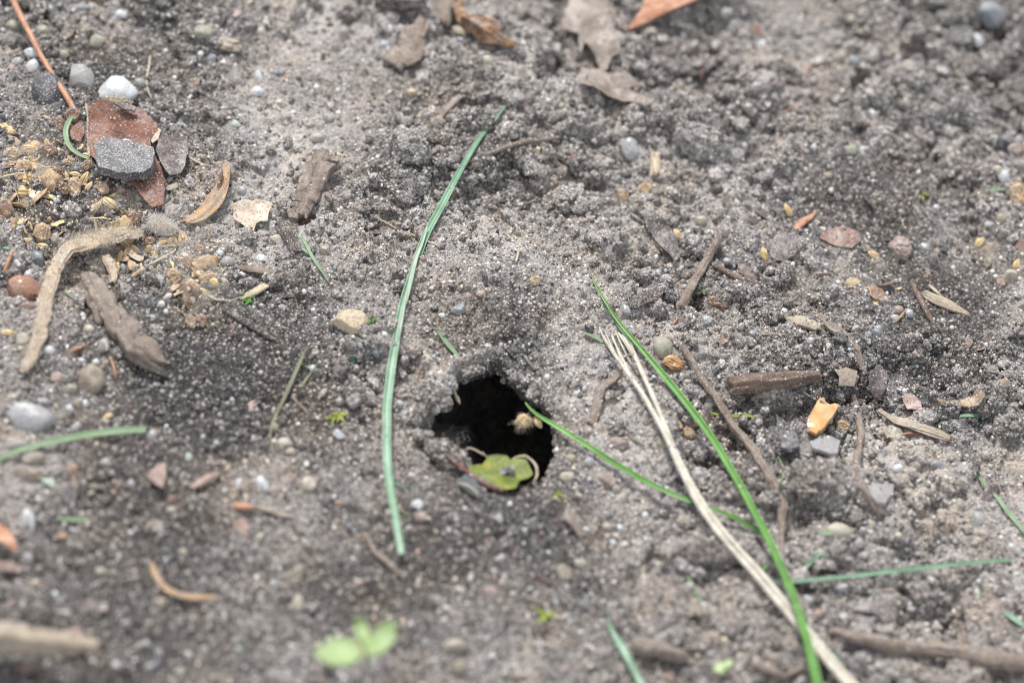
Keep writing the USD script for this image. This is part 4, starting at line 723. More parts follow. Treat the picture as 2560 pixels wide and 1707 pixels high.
leaf('upper_part', [(1398, 62), (1412, 30), (1436, -40), (1520, -40), (1520, 30), (1532, 62), (1546, 95), (1552, 128), (1530, 140), (1522, 162), (1510, 176), (1494, 160), (1486, 132), (1462, 102), (1452, 134), (1446, 80), (1420, 74)], 'leaf_grey_brown', None, parent=t, lift=1.8, rumple=.9, curl=.4)
leaf('lower_part', [(1448, 182), (1470, 172), (1508, 168), (1518, 180), (1540, 182), (1564, 174), (1580, 190), (1598, 208), (1568, 220), (1600, 232), (1632, 252), (1612, 262), (1580, 252), (1548, 248), (1512, 232), (1484, 214), (1450, 206)], 'leaf_grey_brown', None, parent=t, lift=2.2, rumple=.9, curl=.5)
leaf('dark_leaf', [(1608, 530), (1632, 522), (1656, 540), (1680, 572), (1694, 600), (1700, 640), (1688, 650), (1672, 630), (1640, 600), (1616, 566)], 'leaf_dark', 'dark shiny leaf piece slanting left of the straight twig', lift=.9, rumple=.4)
leaf('leaf_flake', [(1632, 602), (1650, 598), (1672, 614), (1676, 628), (1656, 626)], 'leaf_red_brown', 'glossy dark red flake under the dark shiny leaf piece', lift=.6, rumple=.2, dusty=2)
rod('dark_flake', [(1572, 768, .5), (1600, 752, .9), (1630, 738, .9), (1655, 724, .5)], [16, 36, 34, 14], 'bark_dark', 'dark ribbed flake between the two tips above the bright green blade', 'bark flake', flatten=.35, ridges=.3, sides=18)
leaf('leaf_fragment', [(2086, 920), (2100, 922), (2115, 915), (2128, 920), (2144, 925), (2140, 945), (2136, 963), (2112, 961), (2097, 961), (2098, 938)], 'leaf_beige', 'pale peach leaf fragment with a net of veins, above the orange husk', lift=1.4, rumple=.4, jag=.12, dusty=8)
leaf('dark_leaf', [(2176, 925), (2200, 908), (2218, 930), (2216, 965), (2202, 990), (2186, 995), (2172, 965)], 'leaf_purple', 'dark oval leaf right of the peach leaf fragment', lift=.7, rumple=.4, curl=-.4)
leaf('leaf_flake', [(2260, 980), (2286, 984), (2302, 1004), (2308, 1022), (2268, 1020), (2258, 1000)], 'leaf_dull_red', 'small reddish leaf flake above the striped straw scrap', lift=.6, rumple=.4)
leaf('curled_leaf', [(2335, 996), (2378, 998), (2430, 990), (2452, 975), (2482, 954), (2518, 942), (2522, 948), (2490, 966), (2462, 988), (2448, 1010), (2420, 1014), (2380, 1008)], 'leaf_mottled', 'curled dark brown and tan mottled leaf at the right edge', lift=2.0, rumple=.9, jag=.3, dusty=8)
leaf('leaf_flake', [(2048, 592), (2075, 570), (2110, 562), (2148, 578), (2152, 600), (2130, 618), (2090, 612)], 'leaf_dull_red', 'dull reddish leaf flake lying flat left of the pinkish pod', lift=.3, rumple=.3)
leaf('leaf_flake', [(1925, 600), (1948, 580), (1980, 580), (1994, 606), (1988, 636), (1955, 650), (1928, 640)], 'leaf_purple', 'purple grey leaf flake below the yellow seed on the dark soil', lift=.4, rumple=.5)
rod('bark_flake', [(1988, 575, .3), (2005, 556, .5), (2030, 540, .5), (2040, 528, .2)], [18, 22, 16, 6], 'stalk_rust', 'reddish twig flake left of the dull reddish leaf flake', 'bark flake', flatten=.5)
rod('tan_scrap', [(1970, 800, .4), (2005, 806, .7), (2042, 822, .4)], [22, 38, 24], 'wood_pale', 'sandy tan scrap left of the grey bark strip', 'bark', flatten=.5, rough=.25, dusty=2.5)
leaf('bark_flake', [(2100, 1512), (2200, 1500), (2245, 1515), (2240, 1545), (2205, 1552), (2185, 1530)], 'leaf_dark', 'blurred dark flake in the lower right, right of the bright blade', 'bark flake', lift=.4, rumple=.3)
leaf('leaf_shard', [(372, 1185), (398, 1165), (414, 1160), (416, 1192), (408, 1222), (392, 1215), (374, 1200)], 'leaf_dull_red', 'pinkish brown triangular shard below the left grass blade', lift=.9, rumple=.2, thick=.0006, plane=True)
rod('bark_flake', [(482, 1218, .5), (505, 1205, .8), (530, 1190, .8), (546, 1182, .4)], [14, 26, 22, 10], 'leaf_dull_red', 'elongated reddish brown shard right of the triangular shard', 'bark flake', flatten=.5)
leaf('leaf_flake', [(-10, 1300), (18, 1318), (40, 1350), (38, 1378), (20, 1362), (-10, 1345)], 'leaf_orange', 'blurred reddish leaf bit cut by the left edge in the foreground', lift=2.5, rumple=.3)
leaf('leaf_flake', [(-10, 1398), (30, 1400), (60, 1418), (45, 1428), (-10, 1412)], 'leaf_dull_red', 'blurred purple red leaf bit below the reddish one at the left edge', lift=1.5, rumple=.3)
rod('bark_block', [(940, 8, 1.5), (1000, 6, 2.2), (1060, 10, 1.8)], [30, 46, 34], 'bark_dark', 'dark bark block with a shadow under it at the top edge', 'bark', rough=.2, sides=18)
rod('bark_piece', [(1052, 58, 1.0), (1035, 95, 1.4), (1012, 135, 1.0), (990, 168, .4)], [34, 60, 74, 56], 'root_brown', 'broad brown bark piece slanting below the dark block at the top', 'bark', flatten=.35, sides=18)
t = thing('rotten_wood', 'crumbling orange brown rotten wood at the top edge left of the grey leaf', 'rotten wood')
rod('splinter', [(1142, 6, 1.5), (1152, 40, 2.2), (1172, 66, 2.4)], [20, 28, 22], 'rotten_wood', None, None, parent=t, rough=.4, ridges=.3, sides=16)
rod('splinter', [(1165, 50, 2.2), (1195, 68, 2.6), (1225, 88, 2.4), (1255, 104, 1.6), (1282, 114, .8)], [26, 40, 46, 30, 16], 'rotten_wood', None, None, parent=t, rough=.45, ridges=.35, sides=18, n=44)
rod('splinter', [(1210, 40, 3.2), (1228, 56, 3.2), (1248, 84, 2.6)], [14, 22, 16], 'rotten_wood', None, None, parent=t, rough=.4, sides=14)
rod('splinter', [(1190, 84, 1.4), (1225, 96, 1.6), (1260, 112, 1.0)], [14, 20, 14], 'bark_dark', None, None, parent=t, rough=.3)
rod('bark_piece', [(1112, -8, 1.0), (1110, 30, 1.4), (1106, 66, .8)], [56, 60, 40], 'bark_grey', 'pale grey wood chunk left of the rotten wood at the top edge', 'wood', flatten=.5, sides=18)
rod('wood_chip', [(1138, 76, 1.0), (1156, 80, 1.4), (1172, 84, 1.0)], [24, 36, 28], 'wood_pale', 'pale cream wood chip under the rotten wood', 'wood chip', flatten=.6)
# ------------------------------------------------------------------ in the burrow
t = thing('green_leaf', 'green and yellow leaf piece with a dark red stalk in the burrow mouth', 'leaf')
Z1 = lambda rows: [(1000 + a / 4.126, 880 + b / 4.126) for a, b in rows]
leaf('blade', Z1([(690, 1190), (740, 1172), (850, 1160), (886, 1115), (900, 1072), (1000, 1058), (1095, 1066), (1140, 1112), (1200, 1092), (1290, 1080), (1318, 1140), (1345, 1200), (1372, 1262), (1322, 1302), (1235, 1325), (1195, 1400), (1100, 1420), (1040, 1410), (960, 1380), (830, 1320), (760, 1260)]), 'leaf_green', None, parent=t, lift=-.4, rumple=1.1, curl=1.2, plane=True, jag=.4, dusty=40, fine=.0005)
rod('stalk', [(1094, 1120, 1.6), (1115, 1137, 1.5), (1138, 1155, 1.3), (1170, 1181, 1.3), (1201, 1203, 1.3), (1230, 1218, 1.2), (1258, 1227, .9)], [9, 10, 12, 14, 15, 14, 12], 'petiole_red', None, None, parent=t, rough=.05, dusty=.8)
rod('curled_edge', [(a, b, c) for (a, b), c in zip(Z1([(1140, 1120), (1200, 1085), (1280, 1070), (1350, 1110), (1408, 1190), (1415, 1260), (1380, 1330)]), [.3, .6, .8, .9, .9, .8, .6])], [4, 5, 6, 6, 7, 7, 4], 'fibre_pale', None, None, parent=t, sides=8, dusty=0)
rod('curled_edge', [(a, b, c) for (a, b), c in zip(Z1([(662, 1030), (680, 1000), (720, 990), (770, 1008), (830, 1040), (880, 1065), (910, 1100)]), [1.0, 1.2, 1.3, 1.2, 1.0, .6, .2])], [3, 4, 5, 5, 5, 5, 3], 'fibre_pale', None, None, parent=t, sides=8, dusty=.5)
rod('vein', [(a, b, .5) for a, b in Z1([(700, 1200), (800, 1228), (900, 1245), (975, 1246)])], [3, 3, 3, 2], 'petiole_red', None, None, parent=t, sides=6, dusty=0)
clod(1268, 1190, 54, 50, 10, 'clod_mid', 'round brown crumb of soil sitting on the green leaf in the burrow', embed=.3)
rod('fibre', Z1([(415, 1138), (470, 1162), (530, 1182), (585, 1190)]), [5, 7, 7, 4], 'fibre_pale', 'tan fibre lying under the dark red stalk at the burrow', 'fibre', sides=8, lift=-.3)
t = tag(UsdGeom.Xform.Define(stage, numbered('/World', 'feather_scrap')), 'small grey blue barred scrap like a feather tip below the dark red stalk', 'feather scrap')
leaf('vane', Z1([(585, 1362), (640, 1300), (692, 1262), (752, 1296), (796, 1350), (822, 1420), (815, 1496), (760, 1488), (690, 1440), (630, 1400)]), 'barred_grey', None, parent=t, lift=.2, rumple=.6, thick=.0004, plane=True, jag=.5, dusty=0)
rod('shaft', [(a_, b_, 1.3) for a_, b_ in Z1([(600, 1352), (690, 1372), (780, 1440), (818, 1500)])], [4, 5, 5, 3], 'fibre_pale', None, None, parent=t, sides=8, dusty=0)
t = thing('seed_clump', 'tan seed with a fluffy tuft hanging over the dark burrow under the torn blade tip', 'seed')
m = scale_mesh(1309, 1056, 38, 34, 10, 19, .1, -.5); obj('seed_head', m, 'seed_tan', t); dust(m, 30)
obj('seed', seed_mesh(1346, 1058, 30, 17, -55, -.4, 3), 'seed_tan', t)
m2 = seed_mesh(1328, 1050, 22, 10, -20, -.5, 5); obj('seed', m2, 'seed_tan', t)
h_ = hairs(str(t.GetPath()) + '/tuft', roots_on(*m, 260, 4, -1), .0011, .00005, 'hair_tan', 13, .9, np.array([0, 0, -1.2])); h_.SetCustomDataByKey('kind', 'stuff')
rod('stem', [(1330, 1048, -.3), (1340, 1042, .6), (1350, 1038, 1.3)], [5, 5, 4], 'fibre_pale', None, None, parent=t, sides=8, dusty=0)
leaf('leaf_flake', Z1([(1370, 470), (1420, 440), (1460, 430), (1470, 470), (1420, 500), (1385, 510)]), 'leaf_dark', 'dark flake caught in the right lip of the burrow', lift=.2, rumple=.3, dusty=3)
rod('fibre', Z1([(265, 850), (300, 835), (345, 830)]), [6, 10, 5], 'husk_orange', 'small glossy orange splinter at the left lip of the burrow', 'fibre', sides=8)
# ------------------------------------------------------------------ hairy stalk, acorn, buds and seeds on the left
t = thing('hairy_stalk', 'hairy tan catkin stalk bent like a hook on the left side', 'catkin stalk')
q = [(356, 582, 1.6), (320, 585, 2.2), (280, 592, 2.6), (235, 602, 2.8), (195, 614, 2.6), (165, 632, 2.4), (145, 665, 2.0), (128, 705, 1.6), (114, 755, 1.4), (104, 810, 1.2), (92, 860, 1.2), (72, 910, .9), (58, 928, .5)]
rod('stalk', q, [18, 34, 46, 52, 46, 40, 34, 32, 36, 36, 34, 32, 20], 'hairy_tan', None, None, parent=t, flatten=.3, rough=.2, ridges=.4, sides=22, n=90, dusty=1.2)
P = path3(q, 90); s = PX
v, f, uv = tube(P, np.interp(np.linspace(0, 1, 90), [0, .2, .45, 1], [10, 26, 20, 16]) * s, 10, .6)
h_ = hairs(str(t.GetPath()) + '/hairs', np.vstack([roots_on(v, f, 1500, 5, .0), roots_on(v[:440], f[(f < 440).all(1)], 700, 6, -.2)]), .0015, .00005, 'hair_tan', 14); h_.SetCustomDataByKey('kind', 'stuff')
rod('side_shoot', [(262, 640, 1.2), (275, 668, 1.0), (285, 692, .8), (280, 705, .6)], [22, 24, 20, 12], 'hairy_tan', None, None, parent=t, flatten=.6, dusty=2)
t = thing('fuzzy_bud', 'fuzzy tan and white bud at the end of the hairy stalk', 'bud')
m = stone_mesh(404, 566, 84, 50, -12, 'r', 8, .4, 4); obj('bud_body', m, 'hairy_tan', t); dust(m, 40)
h_ = hairs(str(t.GetPath()) + '/fuzz', roots_on(*m, 900, 6, -.1), .0010, .00006, 'hair_white', 15, .8); h_.SetCustomDataByKey('kind', 'stuff')
t = thing('nut', 'shiny rounded red brown nut half buried at the left edge', 'nut')
m = stone_mesh(58, 724, 92, 74, -18, 'r', 15, .5, 4); obj('nut', m, 'acorn_brown', t); dust(m, 10)
m = scale_mesh(68, 770, 50, 26, 0, 23, .2, -.2); obj('cap', m, 'leaf_dull_red', t)
# the buds scales and seeds among the debris
for row in '''34 384 48 32 10 bud_tan|broad tan bud scale nearest the left edge, above the straw splinter
125 378 38 32 0 bud_brown|orange brown bud scale left of the curved pale stalk
57 416 42 34 10 bud_tan|tan bud scale touching the end of the pale straw splinter
50 441 30 20 0 bud_tan|half hidden bud scale under the pale straw splinter
150 436 26 30 15 bud_brown|tan brown bud scale left of the paired yellow seeds
158 472 28 36 40 bud_brown|red brown scale below the paired yellow seeds
187 466 34 54 -10 bud_tan|long tan scale hanging below the paired yellow seeds
215 415 22 34 -35 bud_brown|reddish scale above the paired yellow seeds
10 530 42 54 0 bud_brown|dark red brown husk cut by the left edge
105 582 44 52 5 bud_tan|boxy tan husk beside a fan of yellow seeds, left
28 576 20 34 -35 bud_tan|small tan scale between the left edge and the boxy husk
334 545 36 46 20 bud_brown|curled brown scale left of the fuzzy bud
372 604 32 24 10 bud_brown|red brown scale under the fuzzy bud
497 622 26 24 0 bud_brown|dark red husk bit right of the fuzzy bud
468 660 28 34 0 bud_brown|curled brown ring shaped husk in the lower seed cluster
437 692 32 46 20 bud_tan|rounded tan bud in the lower seed cluster
477 722 42 40 10 bud_tan|broad tan scale at the bottom of the lower seed cluster
518 702 44 40 -10 bud_tan|tan scale at the right end of the lower seed cluster
475 803 24 36 15 bud_tan|left one of two small buds below the lower seed cluster
500 803 32 34 -30 bud_brown|right one of two small buds below the lower seed cluster
255 475 36 34 0 bud_tan|tan scale below the left end of the slate stone
204 398 26 20 0 bud_brown|brown scale under the lower end of the curved pale stalk
176 405 24 22 20 bud_tan|small pale scale left of the curved stalk end
2545 488 40 60 20 bud_tan|tan husk cluster cut by the right edge below the white quartz
1910 640 0 0 0 x|x
1336 703 30 26 20 bud_tan|tan crumbly husk on the mound right above the burrow
2105 1066 36 30 0 bud_tan|round tan bud right of the orange husk
1555 492 28 38 30 bud_tan|orange tan crumb above the dark shiny leaf
1614 470 32 28 -20 bud_tan|orange tan crumb right of the other crumb above the dark shiny leaf
1690 1060 44 22 -30 bud_tan|yellow tan husk between the straw and the bright blade
1722 1082 34 26 -40 bud_tan|broken tan husk touching the bright green blade
1732 1060 24 20 0 bud_brown|dark red husk bit beside the bright green blade
1684 908 52 34 -20 husk_bright|orange crumb below the grey pebble beside the bright blade
1793 755 56 26 -20 bud_brown|brown husk below the green moss bit right of the twig
148 310 22 40 10 bud_brown|narrow brown scale left of the curved pale stalk
2247 1172 0 0 0 x|x'''.split('\n'):
    a, lb = row.split('|'); *nums, mt = a.split()
    if mt != 'x': bud(*map(float, nums), mt, lb)
for row in '''211 447 40 19 62|larger of the paired yellow seeds in the left debris
221 467 32 13 52|smaller of the paired yellow seeds in the left debris
73 369 32 14 -4|yellow seed between the two upper bud scales at the left
223 391 38 17 -14|yellow seed at the lower end of the curved pale stalk
167 441 24 11 -75|yellow seed right beside the tan brown bud scale
188 436 32 13 -12|yellow seed above the larger paired seed
63 450 13 28 0|left one of two olive seeds under the straw splinter
75 444 11 26 5|right one of two olive seeds under the straw splinter
57 480 26 34 0|ribbed tan seed below the two olive seeds
248 512 32 12 62|small seed left of the ribbed seed fan, below the slate stone
274 508 44 25 -38|ribbed fan of seeds below the slate stone
285 488 30 10 14|thin curved seed above the ribbed fan
60 575 26 9 -55|left seed of the fan beside the boxy husk
63 602 36 13 10|lowest seed of the fan beside the boxy husk
76 565 26 9 -65|upper seed of the fan beside the boxy husk
107 616 30 18 -8|yellow seed just below the boxy husk
300 641 32 13 75|left seed tucked under the hairy stalk
312 641 34 12 85|middle seed tucked under the hairy stalk
325 640 32 13 70|right seed tucked under the hairy stalk
338 622 28 12 -40|seed above the three under the hairy stalk
389 633 36 13 75|upright yellow seed below the fuzzy bud
411 605 32 11 8|long seed lying under the fuzzy bud
438 600 26 10 -65|left one of two seeds at the right of the fuzzy bud
450 598 24 9 -80|right one of two seeds at the right of the fuzzy bud
494 665 32 18 -30|yellow seed at the top of the lower seed cluster
513 733 26 13 -70|seed at the lower end of the lower seed cluster
536 706 26 20 -40|rounded seed at the right tip of the lower seed cluster
450 716 20 12 -10|small seed at the foot of the rounded tan bud
500 690 28 13 -35|thin seed in the middle of the lower seed cluster
21 832 38 17 -6|yellow seed at the left edge left of the stalk foot
267 1042 34 14 32|yellow seed below the smooth tan pebble
2449 607 32 22 45|yellow seed on the dark soil near the right edge
2542 662 30 20 75|seed below the fluffy tuft at the right edge
1694 588 36 18 -60|yellow seed right of the dark shiny leaf
1911 637 38 20 -75|plump yellow seed right of the straight twig
1971 527 38 18 -60|yellow seed on dark soil above the reddish twig flake
2184 637 32 18 -30|yellow seed left below the pinkish pod
1032 231 30 15 -5|bright yellow seed above the pale clod at the top'''.split('\n'):
    a, lb = row.split('|'); seed(*map(float, a.split()), lb)
pod = thing('pod', 'rounded pinkish seed pod with a dark slit, right of centre', 'seed pod')
m = scale_mesh(2248, 622, 60, 62, 20, 37, .0, .2); obj('shell', m, 'stone_pink', pod); dust(m, 16)
rod('slit', [(2243, 604, 1.9), (2258, 607, 2.0), (2270, 612, 1.8)], [5, 9, 5], 'bark_dark', None, None, parent=pod, flatten=.4, sides=8, dusty=0)
t = thing('nut', 'cream nutlet with a green tip beside the bright green blade, lower right', 'nut')
m = stone_mesh(2096, 1331, 70, 54, -10, 'r', 51, .4, 4); obj('shell', m, 'stone_cream', t); dust(m, 5)
grass('tip', [(2050, 1330, 1.6), (2066, 1332, 2.0), (2084, 1330, 2.2)], [4, 14, 8], 'grass_pale', None, parent=t)
t = thing('seed_rod', 'short pale hollow stalk piece standing right of the glassy quartz, upper middle', 'stalk')
rod('stalk', [(1638, 384, .8), (1638, 410, .8), (1640, 440, .5)], [22, 24, 22], 'fibre_pale', None, None, parent=t, rough=.1, sides=14)
rod('pith', [(1637, 385, 1.9), (1637, 390, 1.9), (1637, 395, 1.8)], [5, 8, 5], 'bark_brown', None, None, parent=t, sides=8, dusty=0)
# ------------------------------------------------------------------ seedling and moss
t = thing('seedling', 'blurred pale green seedling standing at the lower edge', 'seedling')
base = G(925, 1668)
rod('stem', [(925, 1668, 0), (920, 1645, 4), (912, 1622, 20)], [9, 9, 8], 'seedling', None, None, parent=t, sides=10, dusty=0)
for q, l in (([(908, 1634), (894, 1604), (868, 1596), (830, 1592), (806, 1612), (784, 1622), (800, 1650), (836, 1664), (872, 1662), (894, 1650)], 24), ([(914, 1634), (916, 1604), (930, 1584), (948, 1566), (984, 1544), (990, 1576), (984, 1606), (956, 1632), (930, 1640)], 23), ([(912, 1618), (890, 1590), (884, 1560), (894, 1538), (912, 1546), (922, 1580), (922, 1606)], 21)):
    leaf('leaf', q, 'seedling', None, parent=t, lift=l, rumple=.5, plane=True, jag=.22, curl=1.6, dusty=0, thick=.00025)
t = thing('seedling', 'tiny yellow green seedling near the lower edge, right of the pinkish stick', 'seedling')
for q, l in (([(1782, 1672), (1792, 1656), (1812, 1654), (1816, 1670), (1800, 1684)], 2.0), ([(1808, 1662), (1816, 1650), (1830, 1648), (1832, 1660), (1818, 1670)], 2.3)): leaf('leaf', q, 'seedling', None, parent=t, lift=l, rumple=.2, plane=True, jag=.03, dusty=0)
rod('stem', [(1804, 1690, 0), (1805, 1680, 1.0), (1808, 1670, 2.0)], [5, 5, 5], 'seedling', None, None, parent=t, sides=8, dusty=0)
def moss(px, py, r, matname, label, n=9, seed_=0, lift=.3):
    t = thing('moss_tuft', label, 'moss'); g = np.random.default_rng(seed_)
    for i in range(n):
        a = g.uniform(0, 6.28); l = g.uniform(.5, 1) * r; x0, y0 = px + g.uniform(-.3, .3) * r, py + g.uniform(-.2, .2) * r
        grass('leaflet', [(x0, y0, lift), (x0 + l * .5 * math.cos(a), y0 + l * .4 * math.sin(a) - 2, lift + .5), (x0 + l * math.cos(a), y0 + l * .8 * math.sin(a), lift + .7)], [r * .12, r * .26, r * .05], matname, None, parent=t, n=6)
moss(845, 1040, 30, 'grass_yellow', 'small yellow green moss tuft left of the long blade beside the burrow', 10, 1)
moss(622, 748, 22, 'grass_green', 'dark green moss sprig left of centre below the pale husk strip', 9, 2)
moss(1362, 1536, 34, 'grass_yellow', 'blurred dull green moss tuft in the lower middle', 10, 3)
moss(1752, 730, 24, 'grass_pale', 'pale green moss bit beside the lower end of the straight twig', 8, 4)
moss(1393, 1240, 20, 'grass_yellow', 'small green moss bit right below the burrow', 8, 5)
moss(1910, 792, 16, 'grass_dull', 'dull green moss bit beside the thin grey bark strip', 7, 6)
moss(932, 797, 16, 'grass_green', 'tiny green sprig beside the mottled ochre pebble', 7, 7)
moss(880, 902, 18, 'grass_blue_green', 'tiny dark green sprig between the long blade and the olive stalk', 7, 8)
moss(2305, 487, 16, 'grass_yellow', 'faint green moss on the dark soil, upper right', 7, 9)
moss(168, 944, 11, 'grass_green', 'tiny bright green fleck left of the smooth tan pebble', 5, 10)
# ------------------------------------------------------------------ clods
for row in '''1027 372 118 112 -20 clod_pale|large pale grey clod left of the tip of the long blade
1178 306 120 84 10 clod_mid|dark crumbly clod lying over the long blade near its tip
1272 330 74 60 0 clod_pale|pale clod right of the long blade near its tip
1757 356 170 104 -25 clod_pale|broad pale grey clod right of the pale stalk piece, upper right
1690 300 80 56 10 clod_mid|grey clod left above the broad pale clod
1960 182 110 60 -20 clod_mid|clod with a dark hollow under it, upper right
2452 318 92 60 -10 clod_mid|grey clod above a dark gap near the right edge
2478 1000 130 84 25 clod_mid|large blurred clod behind the curled mottled leaf at the right edge
2530 1070 90 80 0 clod_mid|clod below the large blurred clod at the right edge
2040 1198 150 120 10 clod_mid|large knobbly clod below the lilac quartz chip
1950 1240 70 54 0 clod_dark|dark clod left below the large knobbly clod
2130 1290 110 56 -15 clod_dark|dark shadowed clod above the cream nutlet
2405 1074 92 48 -15 clod_pale|sandy clod at the end of the striped straw scrap
1100 968 96 64 15 clod_pale|knobbly clod overhanging the upper left lip of the burrow
1058 1000 80 60 -10 clod_mid|clod left of the burrow below the overhanging one
1112 1012 44 40 30 clod_mid|small clod sticking into the burrow from the left lip
1058 1090 56 26 0 clod_mid|small ledge of soil on the left lip of the burrow
1175 928 70 36 10 clod_mid|crumb of soil on the top lip of the burrow
1290 945 60 36 -35 clod_mid|crumb of soil on the upper right lip of the burrow
1340 985 50 34 -40 clod_pale|pale crumb of soil on the right lip of the burrow
1122 1140 140 76 -28 clod_mid|bank of crumbly soil sloping into the lower left of the burrow
943 640 76 44 -30 clod_pale|flat pinkish grey clod left of the torn part of the long blade
1002 436 40 34 0 clod_pale|small pale clod left of the long blade below the large pale clod
1110 352 60 40 0 clod_dark|dark clod under the long blade below the clod lying over it
810 542 44 50 30 clod_pale|small pinkish clod right of the standing bark piece
612 594 60 52 -10 clod_pale|grey sandy clod under the beige leaf scrap
176 526 52 54 0 clod_pale|round sandy grey clod in the left debris below the paired seeds
311 728 60 40 -20 clod_pale|sandy lump at the end of the hairy stalk's side shoot
2370 1360 110 60 -10 clod_mid|grey clod above the right end of the thin straight blade
2330 1250 90 50 0 clod_mid|crumbly grey clod beside the short tan stick, right
1545 1075 60 44 20 clod_mid|crumbly soil lump between the burrow blade and the straw
1700 860 70 50 0 clod_mid|crumbly lump right of the grey pebble beside the bright blade
1880 900 110 60 10 clod_mid|crumbly brown soil lump above the thick brown stick
1590 690 70 44 -10 clod_mid|sandy lump above the dark ribbed flake
1500 395 90 50 15 clod_mid|crumbly clod left of the glassy quartz, upper middle
1330 190 70 40 0 clod_mid|blurred clod between the rotten wood and the grey leaf
880 40 90 50 0 clod_dark|dark blurred clod near the top edge left of the dark bark block
530 50 80 60 30 clod_pale|blurred grey clod near the top edge, left of middle
2500 880 90 60 10 clod_mid|blurred clod above the curled leaf at the right edge'''.split('\n'):
    a, lb = row.split('|'); *nums, mt = a.split(); clod(*map(float, nums), mt, lb)
